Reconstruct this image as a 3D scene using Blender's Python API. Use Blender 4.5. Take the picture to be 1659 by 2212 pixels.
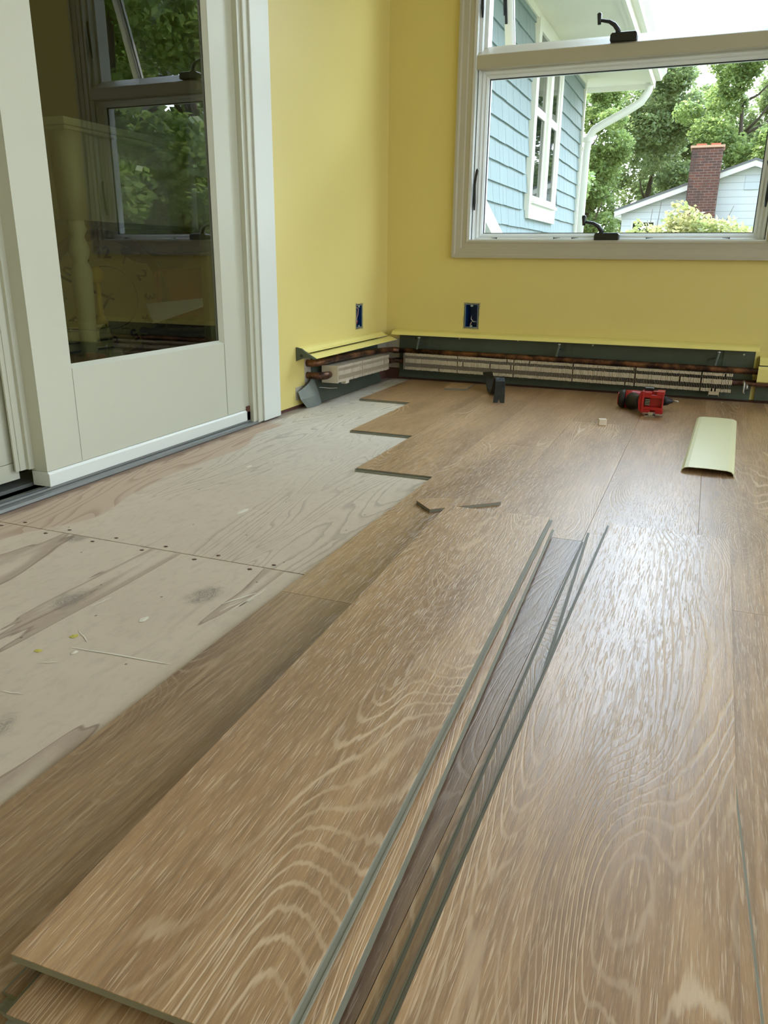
import bpy, bmesh, math, random
import numpy as np
from mathutils import Vector, Matrix
for o in list(bpy.data.objects): bpy.data.objects.remove(o)
S = bpy.context.scene
COL = S.collection
PI = math.pi
random.seed(7)
rng = np.random.default_rng(7)

# ------------------------------------------------------------------ camera
cam_d = bpy.data.cameras.new('camera'); cam = bpy.data.objects.new('camera', cam_d); COL.objects.link(cam)
CR = Vector((0.92641741, 0.37636366, 0.01005894))
CU = Vector((-0.12603405, 0.2848351, 0.95025491))
CF = Vector((-0.35477627, 0.88160046, -0.31131083))
cam.matrix_world = Matrix(((CR.x, CU.x, -CF.x, 0), (CR.y, CU.y, -CF.y, 0), (CR.z, CU.z, -CF.z, 0.5), (0, 0, 0, 1)))
cam_d.sensor_fit = 'HORIZONTAL'; cam_d.sensor_width = 36; cam_d.lens = 1665 * 36 / 1659
cam_d.clip_start = 0.02; cam_d.clip_end = 300
S.camera = cam

# ------------------------------------------------------------------ exposure, world, sun
S.view_settings.view_transform = 'Standard'; S.view_settings.look = 'None'
S.view_settings.gamma = 1; S.view_settings.use_curve_mapping = False
S.view_settings.exposure = 0.98
SKY = 1.75
W = bpy.data.worlds.new('sky'); S.world = W; W.use_nodes = True
wn = W.node_tree; wn.nodes.clear()
tc = wn.nodes.new('ShaderNodeTexCoord'); sx = wn.nodes.new('ShaderNodeSeparateXYZ'); cr = wn.nodes.new('ShaderNodeValToRGB')
bg = wn.nodes.new('ShaderNodeBackground'); wo = wn.nodes.new('ShaderNodeOutputWorld')
wn.links.new(tc.outputs['Generated'], sx.inputs[0]); wn.links.new(sx.outputs['Z'], cr.inputs[0])
cr.color_ramp.elements[0].position = 0.0; cr.color_ramp.elements[0].color = (0.83, 0.905, 1, 1)
cr.color_ramp.elements[1].position = 0.8; cr.color_ramp.elements[1].color = (0.62, 0.80, 1, 1)
dt = wn.nodes.new('ShaderNodeVectorMath'); dt.operation = 'DOT_PRODUCT'; dt.inputs[1].default_value = Vector((.22, .85, .46)).normalized()
wn.links.new(tc.outputs['Generated'], dt.inputs[0])
mr = wn.nodes.new('ShaderNodeMapRange'); mr.interpolation_type = 'SMOOTHSTEP'; mr.inputs[1].default_value = 0.3; mr.inputs[2].default_value = 1.0
mr.inputs[3].default_value = SKY; mr.inputs[4].default_value = SKY * 4.7
wn.links.new(dt.outputs['Value'], mr.inputs[0]); wn.links.new(mr.outputs[0], bg.inputs[1]); wn.links.new(cr.outputs[0], bg.inputs[0])
wn.links.new(bg.outputs[0], wo.inputs[0])
sun_d = bpy.data.lights.new('sun', 'SUN'); sun = bpy.data.objects.new('sun', sun_d); COL.objects.link(sun)
sun_d.energy = 5.2; sun_d.angle = 0.01; sun_d.color = (1.0, 0.95, 0.86)
sd = Vector((-0.62, 0.28, 0.95)).normalized()
sun.rotation_euler = sd.to_track_quat('Z', 'Y').to_euler()

# sampling portals in the openings of the room (they give no light of their own)
def portal(name, loc, rot, sx_, sy_):
    d = bpy.data.lights.new(name, 'AREA'); d.shape = 'RECTANGLE'; d.size = sx_; d.size_y = sy_
    d.cycles.is_portal = True
    o = bpy.data.objects.new(name, d); COL.objects.link(o); o.location = loc; o.rotation_euler = rot
XL, YB, XR, YF, ZC = -1.285, 3.20, 2.35, -2.3, 2.45
portal('portal_back', (-0.38, YB + .16, 1.2), (PI/2 + PI, 0, 0), 1.1, 1.3)
portal('portal_right', (XR + .15, 0.35, 1.25), (0, PI/2, 0), 2.1, 5.1)

# ------------------------------------------------------------------ helpers
class MB:
    def __init__(s): s.v = []; s.f = []
    def add(s, vs, fs):
        n = len(s.v); s.v += [tuple(v) for v in vs]; s.f += [tuple(i + n for i in f) for f in fs]; return s
    def box(s, x0, x1, y0, y1, z0, z1):
        return s.add([(x0,y0,z0),(x1,y0,z0),(x1,y1,z0),(x0,y1,z0),(x0,y0,z1),(x1,y0,z1),(x1,y1,z1),(x0,y1,z1)],
                     [(0,3,2,1),(4,5,6,7),(0,1,5,4),(1,2,6,5),(2,3,7,6),(3,0,4,7)])
    def hexa(s, p):   # 8 points, bottom loop then top loop
        return s.add(p, [(0,3,2,1),(4,5,6,7),(0,1,5,4),(1,2,6,5),(2,3,7,6),(3,0,4,7)])
    def prism(s, poly, axis, a, b):
        def P(q, t):
            return {'x': (t, q[0], q[1]), 'y': (q[0], t, q[1]), 'z': (q[0], q[1], t)}[axis]
        n = len(poly)
        return s.add([P(q, a) for q in poly] + [P(q, b) for q in poly],
                     [tuple(range(n))[::-1], tuple(range(n, 2*n))] + [(i, (i+1) % n, n + (i+1) % n, n + i) for i in range(n)])
    def tube(s, pts, r, n=12, caps=True):
        pts = [Vector(p) for p in pts]; R = r if isinstance(r, (list, tuple)) else [r] * len(pts)
        rings = []; up = Vector((0.13, 0.21, 0.97)); 
        for i, p in enumerate(pts):
            d = (pts[min(i+1, len(pts)-1)] - pts[max(i-1, 0)]).normalized()
            a = up - d * up.dot(d)
            if a.length < .05: a = Vector((1, 0, 0)) - d * d.x
            a.normalize(); b = d.cross(a); up = a
            rings.append([p + (a * math.cos(2*PI*k/n) + b * math.sin(2*PI*k/n)) * R[i] for k in range(n)])
        vs = [q for r_ in rings for q in r_]; m = len(rings)
        fs = [(i*n + k, i*n + (k+1) % n, (i+1)*n + (k+1) % n, (i+1)*n + k) for i in range(m-1) for k in range(n)]
        if caps: fs += [tuple(range(n))[::-1], tuple(range((m-1)*n, m*n))]
        return s.add(vs, fs)
    def lathe(s, prof, c, axis='z', n=24):
        rings = []
        for r, h in prof:
            for k in range(n):
                a = 2*PI*k/n; u, v = r*math.cos(a), r*math.sin(a)
                rings.append({'z': (c[0]+u, c[1]+v, c[2]+h), 'y': (c[0]+u, c[1]+h, c[2]+v), 'x': (c[0]+h, c[1]+u, c[2]+v)}[axis])
        m = len(prof)
        fs = [(i*n + k, i*n + (k+1) % n, (i+1)*n + (k+1) % n, (i+1)*n + k) for i in range(m-1) for k in range(n)]
        fs += [tuple(range(n))[::-1], tuple(range((m-1)*n, m*n))]
        return s.add(rings, fs)
    def frame(s, x0, x1, z0, z1, prof, yfun=None):
        # mitred frame round the rectangle x0..x1, z0..z1; profile points (outward u, y)
        n = len(prof); vs = []
        for u, y in prof:
            vs += [(x0-u, y, z0-u), (x1+u, y, z0-u), (x1+u, y, z1+u), (x0-u, y, z1+u)]
        fs = [(4*i + k, 4*i + (k+1) % 4, 4*((i+1) % n) + (k+1) % 4, 4*((i+1) % n) + k) for i in range(n) for k in range(4)]
        return s.add(vs, fs)
    def build(s, name, mat, parent=None, smooth=False, bevel=0, loc=None):
        me = bpy.data.meshes.new(name); me.from_pydata(s.v, [], s.f); me.update()
        bm = bmesh.new(); bm.from_mesh(me); bmesh.ops.recalc_face_normals(bm, faces=bm.faces); bm.to_mesh(me); bm.free()
        me.materials.append(mat)
        if smooth:
            for p in me.polygons: p.use_smooth = True
        o = bpy.data.objects.new(name, me); COL.objects.link(o)
        if parent: o.parent = parent
        if loc is not None: o.location = loc
        if bevel:
            b = o.modifiers.new('bevel', 'BEVEL'); b.width = bevel; b.segments = 2; b.limit_method = 'ANGLE'; b.angle_limit = 0.7
            b.harden_normals = False
        return o
def empty(name, label=None, cat=None, group=None, kind=None, loc=(0, 0, 0), rot=(0, 0, 0)):
    o = bpy.data.objects.new(name, None); COL.objects.link(o); o.location = loc; o.rotation_euler = rot
    o.empty_display_size = .05
    return tag(o, label, cat, group, kind)
def tag(o, label=None, cat=None, group=None, kind=None):
    if label: o['label'] = label
    if cat: o['category'] = cat
    if group: o['group'] = group
    if kind: o['kind'] = kind
    return o
def s2l(c): return tuple(((x/255)/12.92 if x/255 <= .04045 else ((x/255+.055)/1.055)**2.4) for x in c) + (1,)

# ------------------------------------------------------------------ materials
class NT:
    def __init__(s, name):
        s.m = bpy.data.materials.new(name); s.m.use_nodes = True; s.t = s.m.node_tree; s.t.nodes.clear()
        s.out = s.n('ShaderNodeOutputMaterial')
    def n(s, ty, **kw):
        x = s.t.nodes.new(ty)
        for k, v in kw.items(): setattr(x, k, v)
        return x
    def put(s, sock, v):
        if isinstance(v, bpy.types.NodeSocket): s.t.links.new(v, sock)
        elif v is not None: sock.default_value = v
    def math(s, op, a, b=None, c=None, clamp=False):
        x = s.n('ShaderNodeMath', operation=op, use_clamp=clamp); s.put(x.inputs[0], a)
        if b is not None: s.put(x.inputs[1], b)
        if c is not None: s.put(x.inputs[2], c)
        return x.outputs[0]
    def vmul(s, v, k):
        x = s.n('ShaderNodeVectorMath', operation='MULTIPLY'); s.put(x.inputs[0], v); s.put(x.inputs[1], k); return x.outputs[0]
    def vadd(s, v, k):
        x = s.n('ShaderNodeVectorMath', operation='ADD'); s.put(x.inputs[0], v); s.put(x.inputs[1], k); return x.outputs[0]
    def noise(s, v, scale=1.0, detail=2.0, rough=.5, dist=0.0):
        x = s.n('ShaderNodeTexNoise'); s.put(x.inputs['Vector'], v); x.inputs['Scale'].default_value = scale
        x.inputs['Detail'].default_value = detail; x.inputs['Roughness'].default_value = rough; x.inputs['Distortion'].default_value = dist
        return x.outputs['Fac'] if 'Fac' in x.outputs else x.outputs[0]
    def smooth(s, v, a, b):
        x = s.n('ShaderNodeMapRange', interpolation_type='SMOOTHSTEP'); s.put(x.inputs[0], v)
        x.inputs[1].default_value = a; x.inputs[2].default_value = b; return x.outputs[0]
    def mix(s, f, a, b):
        x = s.n('ShaderNodeMix', data_type='RGBA'); s.put(x.inputs[0], f); s.put(x.inputs[6], a); s.put(x.inputs[7], b); return x.outputs[2]
    def bsdf(s, col, rough=.5, metal=0.0, bump=None, bstr=.2, bdist=.001, spec=None, trans=None):
        p = s.n('ShaderNodeBsdfPrincipled'); s.put(p.inputs['Base Color'], col); s.put(p.inputs['Roughness'], rough)
        s.put(p.inputs['Metallic'], metal)
        if spec is not None: s.put(p.inputs['Specular IOR Level'], spec)
        if bump is not None:
            b = s.n('ShaderNodeBump'); b.inputs['Strength'].default_value = bstr; b.inputs['Distance'].default_value = bdist
            s.put(b.inputs['Height'], bump); s.t.links.new(b.outputs[0], p.inputs['Normal'])
        s.t.links.new(p.outputs[0], s.out.inputs[0]); return p
def obj_co(t): return t.n('ShaderNodeTexCoord').outputs['Object']
def plain(name, c, rough=.5, metal=0.0, var=.06, scale=30, bump=0.0, spec=None):
    t = NT(name); co = obj_co(t); n = t.noise(co, scale, 3)
    a = tuple(x*(1-var) for x in c[:3]) + (1,); b = tuple(min(1, x*(1+var)) for x in c[:3]) + (1,)
    t.bsdf(t.mix(n, a, b), rough, metal, n if bump else None, bump, .002, spec); return t.m

def wall_paint():
    t = NT('yellow_wall_paint'); co = obj_co(t)
    n = t.noise(co, 1.3, 3); f = t.noise(co, 420, 2)
    t.bsdf(t.mix(n, (0.735, 0.60, 0.20, 1), (0.775, 0.645, 0.225, 1)), .55, 0, f, .12, .0006); return t.m
def wood_plank():
    t = NT('limed_oak_vinyl'); tcn = t.n('ShaderNodeTexCoord'); oi = t.n('ShaderNodeObjectInfo')
    sep = t.n('ShaderNodeSeparateColor'); t.t.links.new(oi.outputs['Color'], sep.inputs[0])
    tone, seed, red = sep.outputs[0], sep.outputs[1], sep.outputs[2]
    cv = t.n('ShaderNodeCombineXYZ'); t.put(cv.inputs[0], t.math('MULTIPLY', seed, 17.3)); t.put(cv.inputs[1], t.math('MULTIPLY', seed, 61.7)); t.put(cv.inputs[2], t.math('MULTIPLY', seed, 9.1))
    p = t.vadd(tcn.outputs['Object'], cv.outputs[0])
    # growth rings: contour lines of a soft stretched field -> cathedrals and knots
    fld = t.noise(t.vmul(p, (6.5, 1.25, 6)), 1, 1.2, .4, .5)
    kv = t.n('ShaderNodeTexVoronoi', voronoi_dimensions='2D'); t.put(kv.inputs['Vector'], t.vmul(p, (4.6, 1.15, 1))); kv.inputs['Scale'].default_value = 1
    fld = t.math('ADD', fld, t.math('MULTIPLY', t.smooth(kv.outputs['Distance'], .34, .0), .17))
    jag = t.noise(t.vmul(p, (150, 22, 1)), 1, 2, .6)
    ph = t.math('ADD', t.math('MULTIPLY', fld, 44), t.math('MULTIPLY', jag, .55))
    fr = t.math('ABSOLUTE', t.math('SUBTRACT', t.math('FRACT', ph), .5))
    ring = t.smooth(fr, .30, .47)
    wide = t.smooth(t.noise(t.vmul(p, (22, 3, 1)), 1, 2), .42, .62)
    ring = t.math('MULTIPLY', ring, t.math('ADD', t.math('MULTIPLY', wide, .6), .4))
    zone = t.smooth(t.noise(t.vmul(p, (6, .8, 1)), 1, 1), .42, .60)
    ring = t.math('MULTIPLY', ring, t.math('ADD', t.math('MULTIPLY', zone, .9), .10))
    # straight pores
    por = t.smooth(t.noise(t.vmul(p, (560, 26, 1)), 1, 2, .6), .53, .68)
    por2 = t.smooth(t.noise(t.vmul(p, (1100, 70, 1)), 1, 1, .5), .5, .72)
    patch = t.noise(t.vmul(p, (9, 1.6, 1)), 1, 3, .6)
    base = t.mix(t.smooth(patch, .3, .7), (0.30, 0.163, 0.076, 1), (0.50, 0.298, 0.150, 1))
    fine = t.noise(t.vmul(p, (240, 8, 1)), 1, 3, .65)
    base = t.mix(t.smooth(fine, .35, .7), base, t.mix(.5, base, (0.16, 0.085, 0.046, 1)))
    light = (0.70, 0.51, 0.335, 1)
    lines = t.math('MAXIMUM', t.math('MULTIPLY', ring, .68), t.math('MAXIMUM', t.math('MULTIPLY', por, .50), t.math('MULTIPLY', por2, .16)))
    col = t.mix(lines, base, light)
    tn = t.n('ShaderNodeMix', data_type='RGBA', blend_type='MULTIPLY'); tn.inputs[0].default_value = 1
    cc = t.n('ShaderNodeCombineXYZ')
    t.put(cc.inputs[0], t.math('ADD', .60, t.math('MULTIPLY', tone, .80)))
    t.put(cc.inputs[1], t.math('ADD', .60, t.math('MULTIPLY', tone, .80)))
    t.put(cc.inputs[2], t.math('ADD', t.math('ADD', .56, t.math('MULTIPLY', tone, .80)), t.math('MULTIPLY', red, .25)))
    t.put(tn.inputs[6], col); t.put(tn.inputs[7], cc.outputs[0])
    rgh = t.math('ADD', .36, t.math('MULTIPLY', lines, .25))
    pb = t.bsdf(tn.outputs[2], rgh, 0, t.math('SUBTRACT', 1, lines), .5, .0006, 1.0)
    return t.m
def plywood():
    t = NT('weathered_plywood'); co = obj_co(t)
    sp = t.n('ShaderNodeSeparateXYZ'); t.put(sp.inputs[0], co); X, Y = sp.outputs[0], sp.outputs[1]
    far = t.smooth(Y, 1.045, 1.055)
    f1 = t.noise(t.vmul(co, (5.6, .85, 1)), 1, 2, .5, .4)
    j = t.noise(t.vmul(co, (60, 20, 1)), 1, 2)
    # far sheet: fine grey contour grain; near sheet: a few wide reddish flames and knots
    ph = t.math('ADD', t.math('MULTIPLY', f1, 30), t.math('MULTIPLY', j, .5))
    g1 = t.math('FRACT', ph); g1 = t.math('MULTIPLY', t.smooth(g1, .62, .93), t.smooth(g1, 1.0, .95))
    z1 = t.smooth(t.noise(t.vmul(co, (4, 1.4, 1)), 1, 1), .36, .56)
    g1 = t.math('MULTIPLY', t.math('MULTIPLY', g1, z1), .8)
    f2 = t.noise(t.vmul(co, (6.5, 1.0, 1)), 1, 3, .5, .8)
    g2 = t.math('FRACT', t.math('MULTIPLY', f2, 4.2))
    g2 = t.math('MULTIPLY', t.smooth(g2, .62, .88), t.smooth(g2, 1.0, .97))
    col = t.mix(t.noise(co, 5, 4, .6), (0.56, 0.445, 0.33, 1), (0.70, 0.58, 0.45, 1))
    colf = t.mix(t.noise(co, 4, 4, .6), (0.60, 0.53, 0.43, 1), (0.71, 0.645, 0.555, 1))
    col = t.mix(t.smooth(Y, 1.2, 2.2), col, colf)
    mot = t.noise(t.vmul(co, (70, 28, 1)), 1, 4, .7)
    col = t.mix(t.smooth(mot, .45, .75), col, t.mix(.22, col, (0.28, 0.22, 0.16, 1)))
    col = t.mix(t.math('MULTIPLY', g1, t.math('MULTIPLY', far, .48)), col, (0.24, 0.185, 0.14, 1))
    col = t.mix(t.math('MULTIPLY', g2, t.math('MULTIPLY', t.math('SUBTRACT', 1, far), .48)), col, (0.29, 0.185, 0.135, 1))
    ol = t.math('ABSOLUTE', t.math('SUBTRACT', t.math('FRACT', t.math('MULTIPLY', f2, 4.2)), .965)); ol = t.math('MULTIPLY', t.smooth(ol, .035, .0), t.math('SUBTRACT', 1, far))
    col = t.mix(t.math('MULTIPLY', ol, .45), col, (0.20, 0.12, 0.09, 1))
    # knots
    vo = t.n('ShaderNodeTexVoronoi', voronoi_dimensions='2D'); t.put(vo.inputs['Vector'], t.vmul(co, (5.0, 3.1, 1))); vo.inputs['Scale'].default_value = 1
    dk = t.math('ADD', vo.outputs['Distance'], t.math('MULTIPLY', t.math('SUBTRACT', t.noise(co, 60, 3), .5), .12))
    kn = t.smooth(dk, .15, .05)
    sc = t.n('ShaderNodeSeparateColor'); t.t.links.new(vo.outputs['Color'], sc.inputs[0])
    kn = t.math('MULTIPLY', kn, t.math('GREATER_THAN', sc.outputs[0], .45))
    kn = t.math('MULTIPLY', kn, t.math('SUBTRACT', 1, far))
    rings = t.math('MULTIPLY', t.smooth(t.math('FRACT', t.math('MULTIPLY', dk, 50)), .2, .8), .35)
    col = t.mix(t.math('MULTIPLY', kn, t.math('ADD', .35, rings)), col, (0.20, 0.17, 0.145, 1))
    # small staple and nail marks
    v2 = t.n('ShaderNodeTexVoronoi', voronoi_dimensions='2D'); t.put(v2.inputs['Vector'], t.vmul(co, (15, 10, 1))); v2.inputs['Scale'].default_value = 1
    s2 = t.n('ShaderNodeSeparateColor'); t.t.links.new(v2.outputs['Color'], s2.inputs[0])
    mk = t.math('MULTIPLY', t.smooth(t.math('ADD', v2.outputs['Distance'], t.math('MULTIPLY', t.noise(co, 180, 2), .03)), .045, .03), t.math('GREATER_THAN', s2.outputs[1], .78))
    col = t.mix(t.math('MULTIPLY', mk, .8), col, (0.10, 0.07, 0.05, 1))
    # pinkish bare strip by the door threshold
    edge = t.math('ADD', X, t.math('MULTIPLY', t.noise(t.vmul(co, (1, 2.1, 1)), 1, 1), -.34))
    bare = t.smooth(edge, -1.328, -1.338)
    barecol = t.mix(t.math('MULTIPLY', t.smooth(t.math('FRACT', t.math('MULTIPLY', f1, 24)), .5, .95), .6), (0.56, 0.42, 0.31, 1), (0.38, 0.25, 0.17, 1))
    col = t.mix(t.math('MULTIPLY', bare, t.smooth(Y, 2.16, 2.08)), col, barecol)
    wall_band = t.smooth(t.math('ADD', X, t.math('MULTIPLY', t.noise(t.vmul(co, (30, 8, 1)), 1, 3), -.06)), -1.262, -1.300)  # ragged red-brown band, darker towards the left wall
    col = t.mix(t.math('MULTIPLY', wall_band, .65), col, (0.13, 0.075, 0.055, 1))
    t.bsdf(col, .78, 0, t.noise(t.vmul(co, (90, 14, 1)), 1, 3), .25, .001, .25); return t.m
def glass(name, ior=1.5, tint=(.97, .985, .975, 1)):
    t = NT(name); tr = t.n('ShaderNodeBsdfTransparent'); tr.inputs[0].default_value = tint
    gl = t.n('ShaderNodeBsdfGlossy'); gl.inputs['Roughness'].default_value = 0.0; gl.inputs[0].default_value = (1, 1, 1, 1)
    fr = t.n('ShaderNodeFresnel'); fr.inputs[0].default_value = ior
    ge = t.n('ShaderNodeNewGeometry'); fac = t.math('MULTIPLY', fr.outputs[0], t.math('SUBTRACT', 1, ge.outputs['Backfacing']))
    mx = t.n('ShaderNodeMixShader'); t.put(mx.inputs[0], fac)
    t.t.links.new(tr.outputs[0], mx.inputs[1]); t.t.links.new(gl.outputs[0], mx.inputs[2]); t.t.links.new(mx.outputs[0], t.out.inputs[0])
    return t.m
def leaf_mat(name, c1, c2, tr=.45):
    t = NT(name); co = obj_co(t)
    n = t.noise(co, 2.2, 3); n2 = t.noise(co, 11, 1)
    col = t.mix(t.smooth(t.math('ADD', t.math('MULTIPLY', n, .6), t.math('MULTIPLY', n2, .4)), .38, .62), c1, c2)
    d = t.n('ShaderNodeBsdfPrincipled'); t.put(d.inputs['Base Color'], col); d.inputs['Roughness'].default_value = .38
    l = t.n('ShaderNodeBsdfTranslucent'); t.put(l.inputs[0], t.mix(.35, col, (0.55, 0.66, 0.22, 1)))
    mx = t.n('ShaderNodeMixShader'); mx.inputs[0].default_value = tr
    t.t.links.new(d.outputs[0], mx.inputs[1]); t.t.links.new(l.outputs[0], mx.inputs[2]); t.t.links.new(mx.outputs[0], t.out.inputs[0])
    return t.m
def brick_mat():
    t = NT('old_brick'); co = obj_co(t); sp = t.n('ShaderNodeSeparateXYZ'); t.put(sp.inputs[0], co)
    cv = t.n('ShaderNodeCombineXYZ'); t.put(cv.inputs[0], t.math('ADD', sp.outputs[0], sp.outputs[1])); t.put(cv.inputs[1], sp.outputs[2])
    b = t.n('ShaderNodeTexBrick'); t.put(b.inputs['Vector'], cv.outputs[0]); b.inputs['Scale'].default_value = 1
    b.inputs['Brick Width'].default_value = .21; b.inputs['Row Height'].default_value = .07; b.inputs['Mortar Size'].default_value = .007
    b.inputs['Color1'].default_value = (0.17, 0.058, 0.042, 1); b.inputs['Color2'].default_value = (0.085, 0.038, 0.036, 1); b.inputs['Mortar'].default_value = (0.22, 0.17, 0.15, 1)
    stain = t.smooth(t.noise(t.vmul(co, (2, 2, 1.1)), 1, 3), .45, .62)
    t.bsdf(t.mix(t.math('MULTIPLY', stain, .6), b.outputs['Color'], (0.05, 0.035, 0.035, 1)), .85); return t.m
def clapboard(name, c):
    t = NT(name); co = obj_co(t); sp = t.n('ShaderNodeSeparateXYZ'); t.put(sp.inputs[0], co)
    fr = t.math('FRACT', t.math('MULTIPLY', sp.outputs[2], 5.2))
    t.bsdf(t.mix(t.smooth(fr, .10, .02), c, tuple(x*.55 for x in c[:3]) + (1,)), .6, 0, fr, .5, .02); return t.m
def copper():
    t = NT('dark_oxidised_copper'); co = obj_co(t)
    n = t.noise(co, 14, 4, .65)
    t.bsdf(t.mix(t.smooth(n, .38, .66), (0.045, 0.022, 0.016, 1), (0.30, 0.135, 0.065, 1)), t.math('ADD', .32, t.math('MULTIPLY', n, .3)), .75); return t.m

M_wall = wall_paint()
M_wood = wood_plank()
M_core = plain('plank_core', s2l((134, 130, 113)), .55, 0, .08, 60)
M_ply = plywood()
M_trim = plain('door_cream_paint', s2l((199, 198, 179)), .42, 0, .025, 3)
M_trimw = plain('casing_white_paint', s2l((224, 226, 218)), .45, 0, .02, 4)
M_wtrim = plain('window_casing_paint', s2l((184, 176, 156)), .45, 0, .03, 5)
M_vinyl = plain('window_white_frame', s2l((226, 228, 226)), .35, 0, .02, 8)
M_gasket = plain('black_gasket', (0.02, 0.022, 0.022, 1), .6)
M_black = plain('dark_bronze_hardware', (0.022, 0.024, 0.026, 1), .32, .3)
M_alum = plain('grey_anodised_sill', s2l((128, 130, 128)), .42, .45, .12, 12)
M_glassw = glass('window_glass', 1.5, (.985, .99, .985, 1))
M_glassd = glass('door_glass', 1.8, (.66, .68, .57, 1))
M_cover = plain('pale_yellow_enamel', s2l((240, 226, 140)), .38, 0, .04, 10)
M_coverpale = plain('pale_cream_enamel', s2l((236, 234, 194)), .38, 0, .02, 6)
M_steel = plain('dark_green_grey_steel', s2l((84, 92, 80)), .5, .25, .18, 9)
M_steel2 = plain('bent_grey_steel', s2l((135, 142, 138)), .45, .35, .15, 20)
M_fin = plain('aluminium_fins', s2l((214, 200, 178)), .45, .25, .10, 40)
M_copper = copper()
M_blue = plain('blue_plastic', (0.004, 0.035, 0.16, 1), .4)
M_gyp = plain('chalky_drywall_edge', s2l((170, 160, 120)), .9, 0, .3, 120, .3)
M_wire = plain('grey_wire', (0.42, 0.40, 0.40, 1), .5)
M_wirew = plain('pinkish_wire', (0.48, 0.30, 0.26, 1), .5)
M_wirer = plain('red_wire_nut', (0.42, 0.05, 0.02, 1), .45)
M_raw = plain('raw_drywall_grey', s2l((176, 168, 152)), .9, 0, .12, 20, .2)
M_sole = plain('dark_red_brown_lumber', s2l((92, 56, 44)), .8, 0, .3, 14)
M_red = plain('red_tool_plastic', (0.42, 0.010, 0.012, 1), .35, 0, .08)
M_rubber = plain('black_rubber', (0.014, 0.013, 0.015, 1), .5)
M_toolgrey = plain('tool_grey_plastic', (0.10, 0.10, 0.105, 1), .4)
M_clip = plain('steel_clip', (0.52, 0.50, 0.45, 1), .35, .8)
M_iron = plain('worn_black_steel', (0.035, 0.038, 0.042, 1), .38, .7, .4, 60)
M_chip = plain('pale_wood_chip', s2l((232, 216, 196)), .8)
M_white = plain('ceiling_white', (0.84, 0.84, 0.81, 1), .8)
M_paintw = plain('white_paint_scratch', s2l((226, 216, 196)), .7)
M_painty = plain('yellow_paint_drop', s2l((205, 190, 90)), .6)
# ------------------------------------------------------------------ room shell
def holed_wall(name, fixed, t0, t1, lo, hi, holes, mat):
    """wall slab whose room face lies at t0 and outer face at t1 along the fixed axis; lo/hi = (a, z) extents"""
    av = sorted({lo[0], hi[0]} | {h[0] for h in holes} | {h[1] for h in holes}); zv = sorted({lo[1], hi[1]} | {h[2] for h in holes} | {h[3] for h in holes})
    P = (lambda a, t, z: (t, a, z)) if fixed == 'x' else (lambda a, t, z: (a, t, z))
    mb = MB()
    for i in range(len(av)-1):
        for j in range(len(zv)-1):
            ca, cz = (av[i]+av[i+1])/2, (zv[j]+zv[j+1])/2
            if any(h[0] < ca < h[1] and h[2] < cz < h[3] for h in holes): continue
            for t in (t0, t1):
                mb.add([P(av[i], t, zv[j]), P(av[i+1], t, zv[j]), P(av[i+1], t, zv[j+1]), P(av[i], t, zv[j+1])], [(0, 1, 2, 3)])
    for h in [(lo[0], hi[0], lo[1], hi[1])] + list(holes):
        c = [(h[0], h[2]), (h[1], h[2]), (h[1], h[3]), (h[0], h[3])]
        for k in range(4):
            a, b = c[k], c[(k+1) % 4]
            mb.add([P(a[0], t0, a[1]), P(b[0], t0, b[1]), P(b[0], t1, b[1]), P(a[0], t1, a[1])], [(0, 1, 2, 3)])
    return tag(mb.build(name, mat), kind='structure')
WIN = (-0.929, 0.165, 0.576, 1.90)     # opening of the back window
OB = (-0.937, -0.873, 0.229, 0.331)    # outlet hole in the back wall
OL = (2.872, 2.938, 0.235, 0.331)      # outlet hole in the left wall
holed_wall('wall_back', 'y', YB, YB + .14, (XL, 0.012), (XR, ZC), [WIN, OB], M_wall)
DOOR = (-0.75, 2.088, 0.0, 2.05)
lw = holed_wall('wall_left', 'x', XL, XL - .14, (YF, 0.012), (YB, ZC), [(DOOR[0], DOOR[1], 0.012, DOOR[3]), OL], M_wall)
holed_wall('wall_right', 'x', XR, XR + .14, (YF, 0), (YB, ZC), [(-2.15, -.45, .2, 2.3), (-.35, 1.25, .2, 2.3), (1.35, 2.95, .2, 2.3)], M_wall)
holed_wall('wall_front', 'y', YF, YF - .14, (XL, 0), (XR, ZC), [], M_wall)
tag(MB().box(XL - .14, XR + .14, YF - .14, YB + .14, ZC, ZC + .1).build('ceiling', M_white), kind='structure')
tag(MB().box(-4.2, XR + .5, YB + .14, YB + .55, ZC + .02, ZC + .14).build('sky_shade_eave', M_white), kind='structure')  # unseen eave added to shade the window ledge from the sky
# plywood subfloor, two sheets rows with an open joint
fl = MB()
for a, b in ((YF, 1.0505), (1.0535, YB + .14)):
    fl.box(XL - .10, XR + .14, a, b, -.018, 0)
fl.box(XL - .14, XR + .14, YF - .14, YB + .14, -.12, -.0185)
floor = tag(fl.build('floor', M_ply), kind='structure')
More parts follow.
